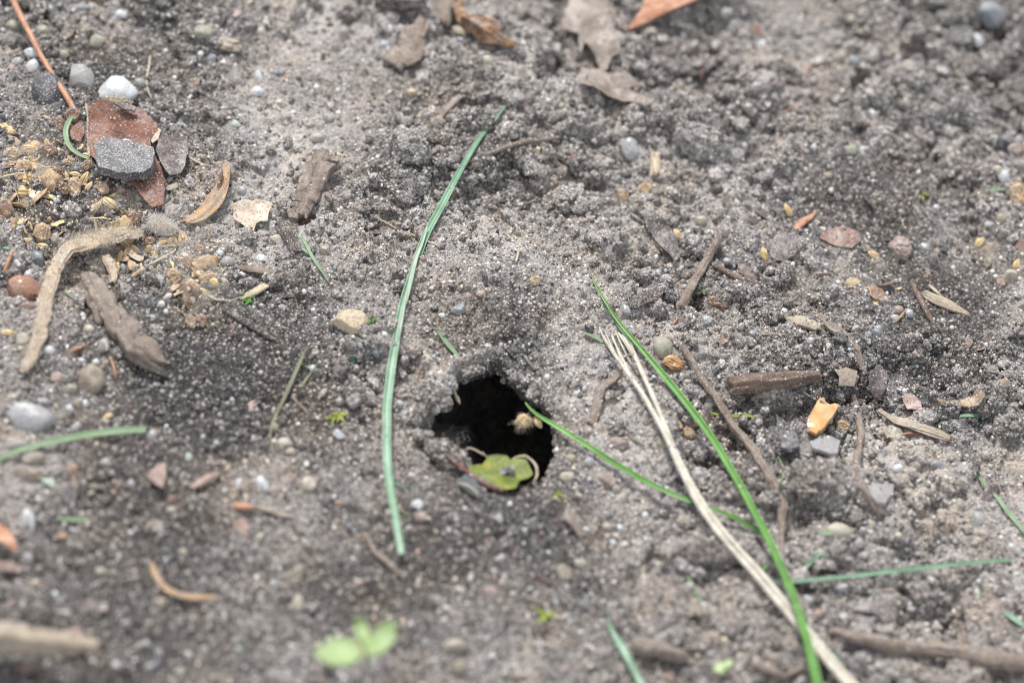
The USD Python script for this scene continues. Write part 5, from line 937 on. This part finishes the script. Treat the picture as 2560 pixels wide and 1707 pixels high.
# ------------------------------------------------------------------ pebbles one can point to
for row in '''121 233 84 106 12 a slate|dark grey glossy stone left of the rusty leaf stalk
202 208 72 100 15 a grey|flat grey stone right of the rusty leaf stalk
79 134 46 32 0 r white|whitish pebble left of the rusty leaf stalk, highest of a close group
81 168 32 40 -25 r white|white oval pebble below the whitish one left of the rusty stalk
42 156 30 24 20 r glassy|glassy pebble at the left of the close group by the rusty stalk
157 137 30 24 0 r olive|olive tinged pebble just right of the rusty leaf stalk
222 160 22 18 0 r tan|small tan pebble above the flat grey stone
239 106 52 36 15 a olive|blurred buff pebble above the flat grey stone, top left
303 38 32 30 0 a white|blurred white pebble near the top edge, left part
30 66 44 32 0 r olive|blurred olive pebble left of the rusty stalk near the corner
107 76 34 28 0 r olive|blurred olive pebble right of the rusty stalk near the corner
200 22 60 26 0 r blue_grey|blurred blue grey stone at the top edge right of the rusty stalk
563 108 92 44 -5 l tan|blurred peach tan lumpy stone in the upper left middle
510 80 50 42 10 a olive|blurred olive grey stone above the peach tan lumpy stone
529 149 30 28 0 r blue_grey|round dark blue grey pebble below the peach tan lumpy stone
501 136 18 18 0 r white|small white pebble left of the dark blue grey pebble, upper left
349 208 28 28 0 r grey|round grey pebble right of the white triangular stone
456 318 20 22 0 r white|round white pebble right of the red brown leaf
590 311 24 20 -15 f pale_green|pale greenish chip on the sandy soil, upper left middle
648 196 20 42 10 r white|upper of two stacked white pebbles, upper left middle
644 232 32 32 20 r white|lower of two stacked white pebbles, upper left middle
653 82 24 30 10 r cream|blurred cream pebble left of the brown bark piece at the top
960 115 30 28 0 r glassy|blurred grey quartz left of the broad brown bark piece
699 186 36 22 10 f slate|dark bluish flake stone in the upper middle left
715 196 26 14 25 a orange|orange crumb touching the dark bluish flake stone
1221 152 30 26 -20 r cream|blurred cream pebble below the rotten wood
1024 211 14 18 20 r cream|small cream grain above the bright yellow seed at the top
822 296 30 24 0 r grey|grey pinkish pebble on the sandy soil left of the pale clod
791 346 38 26 20 r cream|cream and white pebble on the sandy soil above the standing bark piece
1053 296 26 20 0 r cream|cream pebble above the large pale clod
848 311 15 15 0 r tan|small tan grain right of the grey pinkish pebble
1575 372 48 60 -8 r glassy|glassy grey quartz lump left of the pale stalk piece
1460 411 20 24 15 r white|white quartz grain left below the glassy quartz lump
1445 420 16 16 0 r glassy|glassy grain beside the white quartz grain, upper middle
2484 40 96 70 -25 a blue_grey|large blurred dark blue stone in the top right corner
2101 144 36 38 -15 a olive|blurred buff pebble beside a blue one, upper right
2137 154 32 30 0 r blue_grey|blurred round blue pebble beside the buff pebble, upper right
2114 118 24 24 0 r cream|blurred cream pebble just above the buff and blue pair
2128 50 26 24 0 r cream|blurred cream pebble near the top edge, right part
1988 178 26 24 15 r cream|cream pebble below the clod with the dark hollow, upper right
1906 113 20 26 -10 r white|blurred white pebble left of the clod with the dark hollow
2125 375 46 34 -10 r olive|buff pebble touching a round white pebble, right
2158 378 28 26 0 r white|round white pebble touching the buff pebble, right
2364 275 30 20 -10 r white|upper of two oval white pebbles, upper right
2341 306 28 22 -10 r white|lower of two oval white pebbles, upper right
2178 284 24 22 0 a white|white chip in the upper right above a reddish pebble
2183 318 30 32 0 a pink|reddish pebble in the upper right
2113 331 32 26 10 f blue_grey|bluish grey flat pebble left of the reddish pebble
2444 104 30 44 25 r white|blurred white grain below the dark blue stone
2412 95 22 16 0 r glassy|glossy blurred grain beside the white grain below the dark blue stone
2517 358 56 48 0 a slate|dark stone below the clod at the right edge
2545 378 30 34 0 a brown|brown stone at the right edge above the white quartz
2511 440 34 38 -10 a white|bright white quartz pebble at the right edge
2494 426 30 26 0 r cream|cream stone tucked behind the bright white quartz
2485 348 20 20 0 r pale_green|greenish white grain under the clod near the right edge
2182 437 18 16 0 r cream|small cream grain on dark soil, right of centre top
2253 531 20 16 -10 r tan|small tan grain on the dark soil above the pod
2475 563 32 18 -5 r lilac|pale lilac pebble above the yellow seed at the right
2505 548 30 34 0 r tan|tan pebble right of the pale lilac one
2526 692 44 42 20 a cream|cream stone right of the fluffy tuft
2504 712 40 36 35 l brown|dark red brown lump beside the cream stone at the right
2383 670 13 14 0 r white|tiny bright grain right of the bark scrap
2312 620 28 32 0 r glassy|glassy grain right of the pinkish pod
2035 586 30 26 20 a slate|dark blue grain left of the dull reddish leaf flake
1751 553 34 30 0 r cream|cream pebble right above the dark shiny leaf
1866 684 62 46 -40 l pink|pinkish beige lump at the right end of the thin dark root
1897 783 22 22 20 l tan|tan crumb above the thin grey bark strip
1732 797 18 18 0 r glassy|clear glassy grain beside the moss bit at the twig's foot
1770 806 40 34 -20 l glassy|whitish quartz cluster left of the thin grey bark strip
1608 833 36 36 0 l grey|grey crumb cluster above the bright blade
1656 872 54 66 10 r olive|rounded grey olive pebble right of the bright blade's upper part
1583 688 19 22 0 r white|clear white grain on soil above the dark ribbed flake
1530 690 14 14 0 r pale_green|tiny pale green grain left of the clear white grain
1563 778 30 34 0 a lilac|pale grey grain between the ribbed flake and the bright blade
876 808 102 72 -5 a ochre_mottled|large mottled ochre pebble left of the long blade
1148 773 44 30 10 a blue_grey|dark blue grey pebble on the mound above the burrow
1170 741 22 18 0 r pink|pale orange grain on the mound
1202 736 28 20 -15 a orange|rust red crumb beside the pale orange grain on the mound
695 600 42 28 -5 r cream|cream husk shaped pebble behind the thin green sprig
690 621 18 14 30 r tan|small tan grain under the cream husk shaped pebble
653 648 30 26 15 a white|white pebble left of the dark bark behind the sprig
812 626 28 28 0 r tan|soft tan pebble right of the thin green sprig
636 556 34 28 0 r olive|grey olive pebble at the lower tip of the beige leaf scrap
1106 789 16 16 0 r white|white grain right of the long blade, left of the mound top
961 838 18 22 15 a white|clear white grain between the ochre pebble and the long blade
1031 618 14 14 0 r white|white grain beside the long blade under a thin fibre
603 477 28 26 0 r glassy|grey glassy pebble above the beige leaf scrap
570 656 36 32 0 r grey|grey pebble below the beige leaf scrap
550 634 20 20 0 r white|small white pebble above the grey one below the leaf scrap
561 710 24 32 0 a cream|cream crumbly pebble right of the lower seed cluster
397 706 28 40 -15 f lilac|pale lilac flat stone above the lower seed cluster
419 706 14 24 10 f olive|olive sliver right of the pale lilac flat stone
370 754 52 40 -10 f slate|purple grey flat stone below the pale lilac stone
404 760 20 18 0 r white|round white grain beside the purple grey flat stone
419 742 26 16 30 r white|oval white grain right of the purple grey flat stone
415 779 14 14 0 r white|small white bead below the purple grey flat stone
382 794 22 16 -30 r lilac|lilac grain below the purple grey flat stone
308 671 18 26 25 r lilac|pale oval grain under the three tucked seeds
93 648 44 38 -20 a blue_grey|dark blue grey stone left of the bend of the hairy stalk
70 688 26 24 0 r white|white quartz above the shiny red brown nut
138 598 22 34 -10 r cream|cream chip right of the boxy husk
83 494 22 24 0 a white|left white quartz chip below the bud scales
99 490 22 26 -20 a white|right white quartz chip below the bud scales
140 502 15 16 0 r white|round white bead below the tan brown bud scale
223 825 32 28 -20 r cream|cream pebble between the hairy stalk and the branch piece
137 772 20 24 0 r lilac|lilac grain right of the shiny red brown nut
57 851 38 38 0 r cream|cream rounded pebble left of the foot of the hairy stalk
121 877 32 26 0 r white|white pebble right of the foot of the hairy stalk
205 902 16 16 0 r white|white bead left above the smooth tan pebble
230 950 70 90 5 r tan|smooth tan pebble in the left part below the branch piece
143 948 32 40 10 a pink|pink brown stone left of the smooth tan pebble
174 975 40 34 0 a olive|olive grey stone touching the smooth tan pebble from the left
196 1009 28 26 0 r tan|round tan pebble under the smooth tan pebble
213 1009 18 22 0 r white|white pebble under the smooth tan pebble
174 1022 20 22 0 r white|white pebble above the grey white stone at the left
34 994 26 20 0 r cream|cream pebble above the grey white stone at the left
110 1007 30 26 0 r grey|grey pebble right above the grey white stone
76 1052 122 86 -15 a lilac|large grey white stone above the left grass blade
45 1112 52 34 0 r grey|grey pebble half under the left grass blade
81 1146 62 36 8 r tan|oval tan pebble just under the left grass blade
180 1174 38 34 0 a orange|orange pebble right below the left grass blade
185 1210 30 36 0 l tan|dull tan crumb under the orange pebble
128 1212 80 36 -25 l pale_green|pale fibrous white green lump below the left grass blade
60 1188 90 44 -10 l tan|blurred tan lump at the left below the oval tan pebble
379 1090 26 34 -20 r lilac|lilac pebble right of the end of the left grass blade
191 1070 26 34 -35 r lilac|pale oval pebble above the left grass blade
264 1158 30 24 0 r grey|grey pebble left of the triangular shard
471 1144 22 28 0 a pale_green|pale green pebble above the elongated reddish shard
328 1210 22 26 20 r lilac|lilac pebble below the triangular shard
598 1208 20 30 0 r white|oval white pebble left of the foot of the long blade
657 1212 32 50 25 r white|large oval white pebble left of the foot of the long blade
769 1212 50 46 10 a cream|cream angular pebble left of the foot of the long blade
709 1110 40 36 0 a cream|cream pebble below the olive stalk
727 1131 30 28 0 r tan|pinkish tan pebble under the cream one below the olive stalk
686 1068 22 28 -10 r tan|tan grain on the bent foot of the olive stalk
848 1087 34 22 -35 a white|whitish chip left of the long blade beside the burrow
1044 1264 40 36 15 a white|bright white quartz pebble right of the foot of the long blade
1060 1292 58 34 0 l pink|pink tan crumb under the bright white quartz pebble
845 1256 20 18 0 r orange|small orange pebble left of the foot of the long blade
648 1346 30 46 -30 r cream|pale oval pebble in the foreground left of the small twig
744 1434 44 60 -25 r tan|smooth tan pebble in the foreground below the small twig
745 1512 42 64 5 r cream|cream brown pebble above the blurred seedling
895 1458 48 32 20 a pink|reddish pebble in the foreground left of the small twig's end
920 1450 26 26 0 r grey|grey pebble beside the reddish pebble in the foreground
1086 1497 24 34 0 r cream|cream oval pebble in the lower middle
1117 1520 36 26 -35 r white|white oval pebble in the lower middle
1044 1463 26 26 0 r cream|cream pebble above the two oval ones in the lower middle
1178 1487 30 28 0 r tan|tan pebble in the lower middle right of the oval ones
1226 1480 46 50 35 f pink|reddish shard in the blurred lower middle
1176 1446 24 26 0 r white|white pebble above the reddish shard in the lower middle
1137 1616 80 56 5 r tan|large tan pebble in the blurred lower middle
1148 1668 58 60 0 r tan|tan pebble just below the large tan one at the lower edge
1062 1608 40 44 0 r grey|grey pebble left of the large tan one at the lower edge
1410 1436 56 66 10 a tan|beige stone in the blurred lower middle, left of a paler one
1450 1408 46 38 -20 a cream|pale stone touching the beige stone in the lower middle
1418 1462 22 20 0 r lilac|pale grain under the beige stone in the lower middle
1530 1357 28 24 0 r white|white pebble left of the dark bark chunk
1561 1361 30 22 20 r white|whitish pebble right of the white one left of the dark bark chunk
1516 1318 32 30 0 a cream|cream stone in a row above the white pebble, lower middle
1549 1320 28 26 0 r white|white stone right in the row above the white pebble, lower middle
1465 1324 24 20 0 r white|left stone of the row above the white pebble, lower middle
1486 1324 24 22 0 r pink|pinkish stone second in the row above the white pebble, lower middle
1596 1386 22 30 0 r cream|cream pebble left of the end of the dark bark chunk
1460 1512 48 34 -35 a blue_grey|blue grey pebble in the blurred lower middle
1490 1436 20 20 0 r tan|ochre pebble right of the pale stone in the lower middle
1612 1290 24 28 0 a white|pale pebble left above the dark bark chunk
1822 1530 40 56 10 a cream|cream blurred pebble left of the straw, lower right
1846 1540 22 28 0 r cream|smaller cream pebble right of the cream blurred one
1566 1578 18 18 0 r white|left one of two white beads beside a blurred green blade
1588 1575 24 26 0 r white|right one of two white beads beside a blurred green blade
1451 1580 26 22 0 r white|white bead left of the blurred green blade
1760 1512 30 26 0 r white|pale tip stone at the end of the pale clipping below the bark chunk
1417 1193 42 32 0 r cream|cream oval pebble right below the burrow
1474 1156 30 28 0 a lilac|lilac stone between the burrow blade and its lower left
1515 1205 60 44 -20 l pink|pinkish crumbly lump below the burrow blade
1538 1222 24 26 0 r cream|cream grain at the right of the pinkish crumbly lump
1540 1108 74 34 5 l pink|reddish lump below the middle of the burrow blade
1777 1004 34 30 -20 r glassy|clear quartz grain left of the thick brown stick, below it
1518 916 18 20 0 r glassy|clear bead left of the straw, right of the burrow
1635 944 16 14 0 r white|white bead between the straw and the bright blade
1506 848 0 0 0 r white|x
1545 880 20 20 0 r white|x
1653 1110 24 32 20 r olive|olive pebble beside the straw right of the reddish lump
1745 1188 34 28 0 r grey|grey pebble between the straw and the bright blade, low
2080 1074 22 22 0 r cream|cream grain left of the round tan bud
1967 1088 0 0 0 f slate|x dark green grey triangular slate shard left of the orange husk
2064 1118 0 0 0 a lilac|x bluish lilac quartz chip below the orange husk
2120 1105 26 40 0 r grey|grey pebble right of the bluish lilac chip
2242 1083 66 64 20 l cream|pale mossy stone under the striped straw scrap
2203 1240 0 0 0 a grey|x grey stone at the end of the brown winding root
2318 1232 62 18 -10 f tan|flat tan chip right of the grey stone at the root's end
2349 1166 48 28 -25 f blue_grey|bluish flat stone left of the pale blade at the right
2245 1174 34 30 10 a white|white crumbly pebble right of the winding root
2290 1204 16 16 0 r white|white bead right of the white crumbly pebble
2028 853 26 22 0 r glassy|glassy pebble above the thick brown stick
2105 877 14 18 30 r lilac|lilac sliver above the peach leaf fragment
2138 822 26 18 20 a cream|cream chip beside the grey bark strip
2172 838 20 24 0 a lilac|bluish chip right of the cream chip beside the bark strip
2237 797 24 22 0 r glassy|glassy grain left of the tiny orange splinter
2246 776 26 24 0 r pink|pinkish round grain above the glassy one by the orange splinter
2273 784 24 24 0 r glassy|glassy grain right of the tiny orange splinter
2357 803 18 16 0 r glassy|glassy bead below the bark scrap
2195 822 20 20 0 r glassy|round clear bead left of the twig on the right
2066 664 16 16 0 r lilac|lilac bead below the purple grey leaf flake
2084 720 22 22 0 r glassy|grey bead above the grey bark strip
1959 778 24 18 -15 r white|white grain above the sandy tan scrap
2158 327 0 0 0 r white|x
2159 1326 24 28 20 r lilac|lilac pebble right of the cream nutlet
2180 1312 26 34 20 a cream|cream pebble right above the lilac one by the nutlet
2147 1360 36 40 -20 a grey|grey pebble below the lilac one by the nutlet
2446 1302 48 52 0 r grey|rounded grey pebble below the thin pale blade at the right
2460 1334 26 20 0 r grey|small grey pebble under the rounded grey one at the right
2527 1366 28 24 0 r white|white pebble at the right edge below the pale blade
2228 1420 24 22 0 r white|white bead just above the thin straight blade
2390 1388 18 18 0 r white|white bead above the right end of the thin straight blade
2404 1396 24 18 0 r lilac|lilac grain above the right end of the thin straight blade
2448 1454 28 28 0 r white|round white pebble below the end of the thin straight blade
2420 1452 52 24 40 r cream|long cream pebble below the end of the thin straight blade
2444 1486 26 46 10 r pale_green|pale greenish pebble under the round white one at the lower right
2255 1458 36 26 0 r cream|cream tan pebble below the middle of the thin straight blade
2215 1476 60 26 -5 l pink|reddish crumb strip below the thin straight blade
2298 1602 26 32 15 r white|white pebble resting above the thick blurred root
2072 1560 34 34 0 a white|white blurred pebble right of the bright blade near the lower edge
2023 1532 22 30 -20 r white|white blurred pebble touching the bright blade near the lower edge
2110 1470 44 32 0 l white|whitish crumb group below the thin straight blade
2371 1532 22 24 0 r white|white pebble in the lower right above the root
2408 1528 28 30 10 r lilac|lilac pebble at the lower right above the root
2470 1580 34 30 0 r lilac|pale pebble at the right above the thick root
2450 1684 40 42 0 r cream|cream pebble under the thick root at the lower right
2000 1700 40 36 0 r glassy|blurred glassy pebble at the lower edge beside the bright blade
70 1302 42 66 10 r white|tall whitish blurred pebble at the lower left
70 1394 46 26 -35 r lilac|bluish white blurred chip at the lower left
154 1343 36 28 0 r orange|orange tan blurred pebble at the lower left
328 1332 24 22 0 r white|white blurred bead below the triangular shard
457 1380 30 28 -20 r cream|cream blurred pebble above the curved rust strip
427 1275 28 24 0 r cream|cream blurred grain below the elongated shard
250 1428 38 32 -25 r cream|cream white blurred pebble in the lower left
160 1534 46 30 0 r cream|yellowish cream blurred pebble in the lower left
138 1490 28 42 10 r white|whitish blurred pebble above the yellowish cream one
261 1512 24 24 0 r white|white blurred bead right of the yellowish cream pebble
401 1510 46 46 0 r tan|tan grey blurred pebble under the curved rust strip
365 1606 24 24 0 r white|white blurred bead right of the thick pale stick
289 1662 36 34 0 r white|white blurred pebble below the thick pale stick
453 1678 44 36 -10 r cream|cream blurred pebble at the lower edge, left
425 1696 30 26 0 r cream|second cream blurred pebble at the lower edge, left
498 1646 28 26 0 r tan|tan blurred pebble left of the pale green stone at the lower edge
598 1624 32 36 20 r pale_green|pale green blurred stone near the lower edge, left
610 1600 26 26 0 r blue_grey|blue blurred stone touching the pale green stone
28 1512 26 36 0 r pink|red brown blurred stone at the left edge low down
690 1688 60 40 0 l grey|grey blurred lump left of the seedling at the lower edge
1010 1700 70 44 0 l tan|tan blurred lump right below the seedling
850 1686 30 30 0 r white|white blurred bead under the seedling
1300 1640 34 30 0 r olive|olive blurred stone in the lower middle
1345 1612 60 32 -10 r grey|grey blurred flat stone left of the blurred green blade
1300 1690 60 40 0 r tan|brown tan blurred stone at the lower edge, middle
620 1560 40 30 0 a grey|grey blurred stone left above the seedling'''.split('\n'):
    a, lb = row.split('|')
    if lb.startswith('x'): continue
    *nums, st, mt = a.split(); pebble(*map(float, nums), st, 'stone_' + mt, lb, 'stone' if max(float(nums[2]), float(nums[3])) > 64 else 'pebble', 'stone' if max(float(nums[2]), float(nums[3])) > 64 else 'pebble')
for q_, mt, lb, th in (([(1938, 1042), (1968, 1068), (1990, 1094), (1997, 1124), (1972, 1130), (1952, 1124), (1946, 1090)], 'stone_slate', 'dark green grey triangular slate shard left of the orange husk', .0010),
    ([(2025, 1112), (2050, 1096), (2075, 1096), (2100, 1108), (2094, 1138), (2075, 1142), (2050, 1132), (2030, 1128)], 'stone_lilac', 'bluish lilac quartz chip below the orange husk', .0010),
    ([(2168, 1222), (2190, 1214), (2234, 1218), (2230, 1242), (2212, 1266), (2190, 1262), (2176, 1244)], 'stone_grey', 'grey stone at the end of the brown winding root', .0010)):
    leaf('stone', q_, mt, lb, 'stone', lift=.35, rumple=.8, thick=th, plane=True, jag=.35, curl=-.6)
# small grains of the same kind that nothing tells apart
gr = np.random.default_rng(404)
def lots(n, mt, lb, group, w0, w1, zone, shape='r'):
    k = 0
    while k < n:
        x, y = gr.uniform(zone[0], zone[2]), gr.uniform(zone[1], zone[3])
        if ((x - 1215) / 190) ** 2 + ((y - 1085) / 200) ** 2 < 1: continue
        w = gr.uniform(w0, w1); pebble(x, y, w, w * gr.uniform(.7, 1.1), gr.uniform(-90, 90), shape, 'stone_' + mt, lb, group=group, dusty=0); k += 1
lots(18, 'white', 'tiny white quartz grain lying loose on the grey soil', 'tiny white quartz grains', 15, 20, (20, 20, 2540, 1690))
lots(10, 'cream', 'tiny cream grain lying loose on the grey soil', 'tiny cream grains', 15, 21, (20, 20, 2540, 1690))
lots(8, 'tan', 'tiny tan grain lying loose on the grey soil', 'tiny tan grains', 15, 21, (20, 20, 2540, 1690))
lots(8, 'blue_grey', 'tiny dark blue grey grain lying loose on the grey soil', 'tiny dark grains', 15, 22, (20, 20, 2540, 1690), 'a')
# fluff of plant hairs caught among the debris
FL = [(102, 350, 46, 30), (95, 410, 50, 34), (300, 520, 60, 26), (250, 640, 40, 40), (470, 610, 60, 40), (480, 680, 50, 40), (2480, 640, 60, 34), (2170, 680, 60, 40), (520, 580, 60, 40), (430, 545, 60, 30), (500, 740, 60, 40), (240, 730, 60, 36), (2080, 668, 40, 30), (1640, 600, 26, 16)]
R = []
for px, py, a, b in FL:
    for _ in range(int(a * b / 60)): R.append(G(px + gr.normal() * a * .75, py + gr.normal() * b * .75, .05))
h_ = hairs('/World/plant_fluff', np.array(R), .0030, .00009, 'hair_tan', 99, 1.8); tag(h_, 'pale tan plant hairs caught in tufts among the debris and soil', 'plant fluff', kind='stuff')
# loose sand lying on the things
P, N = [], []
gd = np.random.default_rng(555)
for v, f, n in DUST:
    t_ = np.asarray(v)[f]; c = np.cross(t_[:, 1] - t_[:, 0], t_[:, 2] - t_[:, 0]); A = np.linalg.norm(c, axis=1) + 1e-20
    w = A * np.clip(c @ (.75 * UP + .35 * unit(EYE)) / A, .02, None) if True else A
    i = gd.choice(len(f), n, p=w / w.sum()); a, b = gd.random(n), gd.random(n); s_ = a + b > 1; a[s_], b[s_] = 1 - a[s_], 1 - b[s_]
    P.append(t_[i, 0] + a[:, None] * (t_[i, 1] - t_[i, 0]) + b[:, None] * (t_[i, 2] - t_[i, 0])); N.append(c[i] / A[i][:, None])
P, N = np.vstack(P), np.vstack(N); n = len(P)
r = np.clip(np.exp(gd.normal(math.log(.00009), .4, n)), .00005, .00028)
wm = np.searchsorted([.04, .50, .96], gd.random(n))
instancer('sand_dusting', [(stone(260 + j), m) for m in GRAIN_MATS for j in range(2)], P + N * r[:, None] * .4, wm * 2 + gd.integers(0, 2, n), r[:, None] * gd.uniform(.75, 1.3, (n, 3)), gd,
          'fine sand grains sprinkled over the stones, leaves and sticks', 'sand')
# ------------------------------------------------------------------ crumbs, granules and coarse grains heaped between the things
THINGS = cKDTree(np.vstack([np.asarray(v)[::max(1, len(v) // 1500)] for v, f, n in DUST]))
def clear(P, N, T, r, g):
    """leaves out what would lie on or poke through a thing"""
    d = THINGS.query(P + N * r[:, None] * .3, distance_upper_bound=.004)[0]
    k = d > r * 1.25 + .00025
    return P[k], N[k], T[k], r[k]
cw = np.interp(sample(CRUMBLY, cen[:, 0], cen[:, 1]), [0, 1], [.25, 1.5])
P, N, T, g = scatter(NC, 102, cw)
r = np.clip(np.exp(g.normal(math.log(.00033), .55, NC)), .0002, .0014); P, N, T, r = clear(P, N, T, r, g); NC = len(P)
which_m = (g.random(NC) + (T - .45) * .8 > .5).astype(int)
S = r[:, None] * g.uniform(.8, 1.25, (NC, 3))
instancer('soil_crumbs', [(lump(300 + j), m) for m in ('crumb_dark', 'crumb_pale') for j in range(4)], P + N * r[:, None] * g.uniform(-.2, .35, NC)[:, None], which_m * 4 + g.integers(0, 4, NC), S, g,
          'small rounded crumbs of grey brown soil lying on the ground', 'soil crumbs')
NK = 1000
P, N, T, g = scatter(NK, 103)
r = np.clip(np.exp(g.normal(math.log(.00048), .30, NK)), .0003, .0011); P, N, T, r = clear(P, N, T, r, g); NK = len(P)
KM = ['stone_white', 'stone_glassy', 'stone_cream', 'stone_tan', 'stone_grey', 'stone_blue_grey', 'stone_lilac', 'stone_pink']
wk = np.searchsorted(np.cumsum([.05, .30, .12, .12, .20, .06, .07]), g.random(NK))
instancer('coarse_grains', [(stone(230 + 2 * j + q, 2, .14, 5, .8), m) for j, m in enumerate(KM) for q in range(2)], P + N * r[:, None] * g.uniform(-.1, .4, NK)[:, None], wk * 2 + g.integers(0, 2, NK), r[:, None] * g.uniform(.75, 1.25, (NK, 3)), g,
          'coarse sand grains of clear, white, cream and dark stone scattered in the soil', 'coarse sand')
NB = 5000
cw = np.interp(sample(CRUMBLY, cen[:, 0], cen[:, 1]), [.25, .6, 1], [.02, .8, 1.6])
P, N, T, g = scatter(NB, 104, cw)
r = np.clip(np.exp(g.normal(math.log(.00062), .45, NB)), .0003, .0019); P, N, T, r = clear(P, N, T, r, g); NB = len(P)
for V_, f_, n_ in CLODS:                        # clods are built of such granules
    t_ = np.asarray(V_)[f_]; c_ = np.cross(t_[:, 1] - t_[:, 0], t_[:, 2] - t_[:, 0]); A_ = np.linalg.norm(c_, axis=1) + 1e-20; i_ = g.choice(len(f_), n_, p=A_ / A_.sum())
    P = np.vstack([P, t_[i_].mean(1)]); N = np.vstack([N, c_[i_] / A_[i_][:, None]]); T = np.r_[T, np.full(n_, .55)]; r = np.r_[r, np.clip(np.exp(g.normal(math.log(.0005), .3, n_)), .0003, .0009)]
NB = len(P)
wm = (g.random(NB) + (T - .45) * .8 > .5).astype(int)
instancer('soil_granules', [(lump(330 + j), m) for m in ('crumb_dark', 'crumb_pale') for j in range(6)], P + N * r[:, None] * g.uniform(.0, .55, NB)[:, None], wm * 6 + g.integers(0, 6, NB), r[:, None] * g.uniform(.8, 1.25, (NB, 3)), g,
          'larger rounded granules of grey brown soil heaped on the ground', 'soil crumbs')
# ------------------------------------------------------------------ chaff and slivers of rotted plants
def sliver(seed_, l, w, t, bend):
    n = 9; x = np.linspace(-1, 1, n); P = np.stack([x * l, bend * (1 - x ** 2), .15 * np.sin(x * 2 + seed_)], -1)
    v, f, _ = tube(P, w * (1 - .5 * x ** 2) * (1 + .5 * (noise(np.stack([x * 3, x, x], -1) + seed_, seed_) - .5)), 7, t, .25, seed_, jag=.6)
    return v, f
def chip(seed_):
    m = trimesh.creation.icosphere(subdivisions=2); v = np.array(m.vertices); th = np.arctan2(v[:, 1], v[:, 0])
    v[:, :2] *= (1 + .8 * (fbm(np.stack([np.cos(th) * 1.6, np.sin(th) * 1.6, 0 * th + seed_], -1), 3, seed_) - .5))[:, None]
    v[:, 2] = v[:, 2] * .16 + .5 * (fbm(v * .9 + seed_, 2, seed_) - .5); v[:, 0] *= 1.3
    return v, np.array(m.faces)
def litter(name, n, seed_, protos, r0, sg, weight, label, cat, flat):
    P, N, T, g = scatter(n, seed_, weight)
    r = np.clip(np.exp(g.normal(math.log(r0), sg, n)), r0 * .4, r0 * 2.6); P, N, T, r = clear(P, N, T, r * .6, g); r = r / .6; n = len(P)
    path = '/World/' + name; pi = UsdGeom.PointInstancer.Define(stage, path); tg = []
    for j, (m, mt) in enumerate(protos):
        q = f'{path}/{name}_shape_{j:03d}'; usdkit.mesh(stage, q, m, '/World/Looks/' + mt, smooth=True); tg.append(q)
    pi.CreatePrototypesRel().SetTargets(tg); pi.CreateProtoIndicesAttr(Vt.IntArray.FromNumpy(g.integers(0, len(protos), n).astype(np.int32)))
    pi.CreatePositionsAttr(Vt.Vec3fArray.FromNumpy((P + N * r[:, None] * .12).astype(np.float32))); pi.CreateScalesAttr(Vt.Vec3fArray.FromNumpy((r[:, None] * np.ones(3)).astype(np.float32)))
    from scipy.spatial.transform import Rotation as Ro
    tilt = unit(unit(N) + flat * g.normal(size=(n, 3))); ax = np.cross(UP, tilt); an = np.arcsin(np.clip(np.linalg.norm(ax, axis=1), 0, 1)); R_ = Ro.from_rotvec(unit(ax) * an[:, None]) * Ro.from_rotvec(np.c_[np.zeros((n, 2)), g.uniform(0, 6.28, n)])
    q = R_.as_quat(); pi.CreateOrientationsAttr(Vt.QuathArray([Gf.Quath(float(a[3]), float(a[0]), float(a[1]), float(a[2])) for a in q]))
    tag(pi, label, cat, kind='stuff')
FULL = np.ones(len(cen))
litter('plant_bits', 900, 701, [(sliver(1, 1, .10, .7, .2), 'bark_dark'), (sliver(2, 1, .13, .6, -.15), 'bark_brown'), (sliver(3, 1, .07, .8, .3), 'root_brown'), (sliver(4, 1, .06, .8, -.35), 'fibre_pale'), (sliver(5, .8, .16, .4, .05), 'bark_grey'), (chip(6), 'leaf_dull_red'), (chip(7), 'leaf_dark'), (chip(8), 'leaf_purple'), (chip(9), 'leaf_grey_brown'), (sliver(10, 1.2, .05, .8, .5), 'root_brown')],
       .00085, .45, FULL, 'small slivers and flakes of rotted bark and leaves strewn over the soil', 'plant litter', .25)
w_ = np.zeros(len(cen))
for px, py, r_, a_ in [(60, 420, 90, 1), (170, 440, 110, 1.2), (120, 560, 100, .8), (300, 520, 80, .6), (330, 620, 90, .9), (470, 680, 90, 1.1), (500, 790, 50, .5), (2480, 640, 70, .5), (2170, 680, 80, .4)]:
    c = flat(px, py); w_ += a_ * np.exp(-((cen[:, 0] - c[0]) ** 2 + ((cen[:, 1] - c[1]) * math.sin(ELEV)) ** 2) / (r_ * PX * .8) ** 2)
litter('chaff', 420, 702, [(chip(21), 'bud_tan'), (chip(22), 'bud_brown'), (chip(23), 'bud_tan'), (chip(24), 'seed_tan'), (sliver(25, 1, .22, .6, .1), 'seed_tan'), (sliver(26, .9, .3, .5, .1), 'seed_tan'), (chip(27), 'leaf_beige'), (sliver(28, 1.3, .06, .8, .4), 'fibre_pale')],
       .00078, .62, w_, 'dry tan chaff of bud scales and seed husks strewn among the debris', 'chaff', .55)
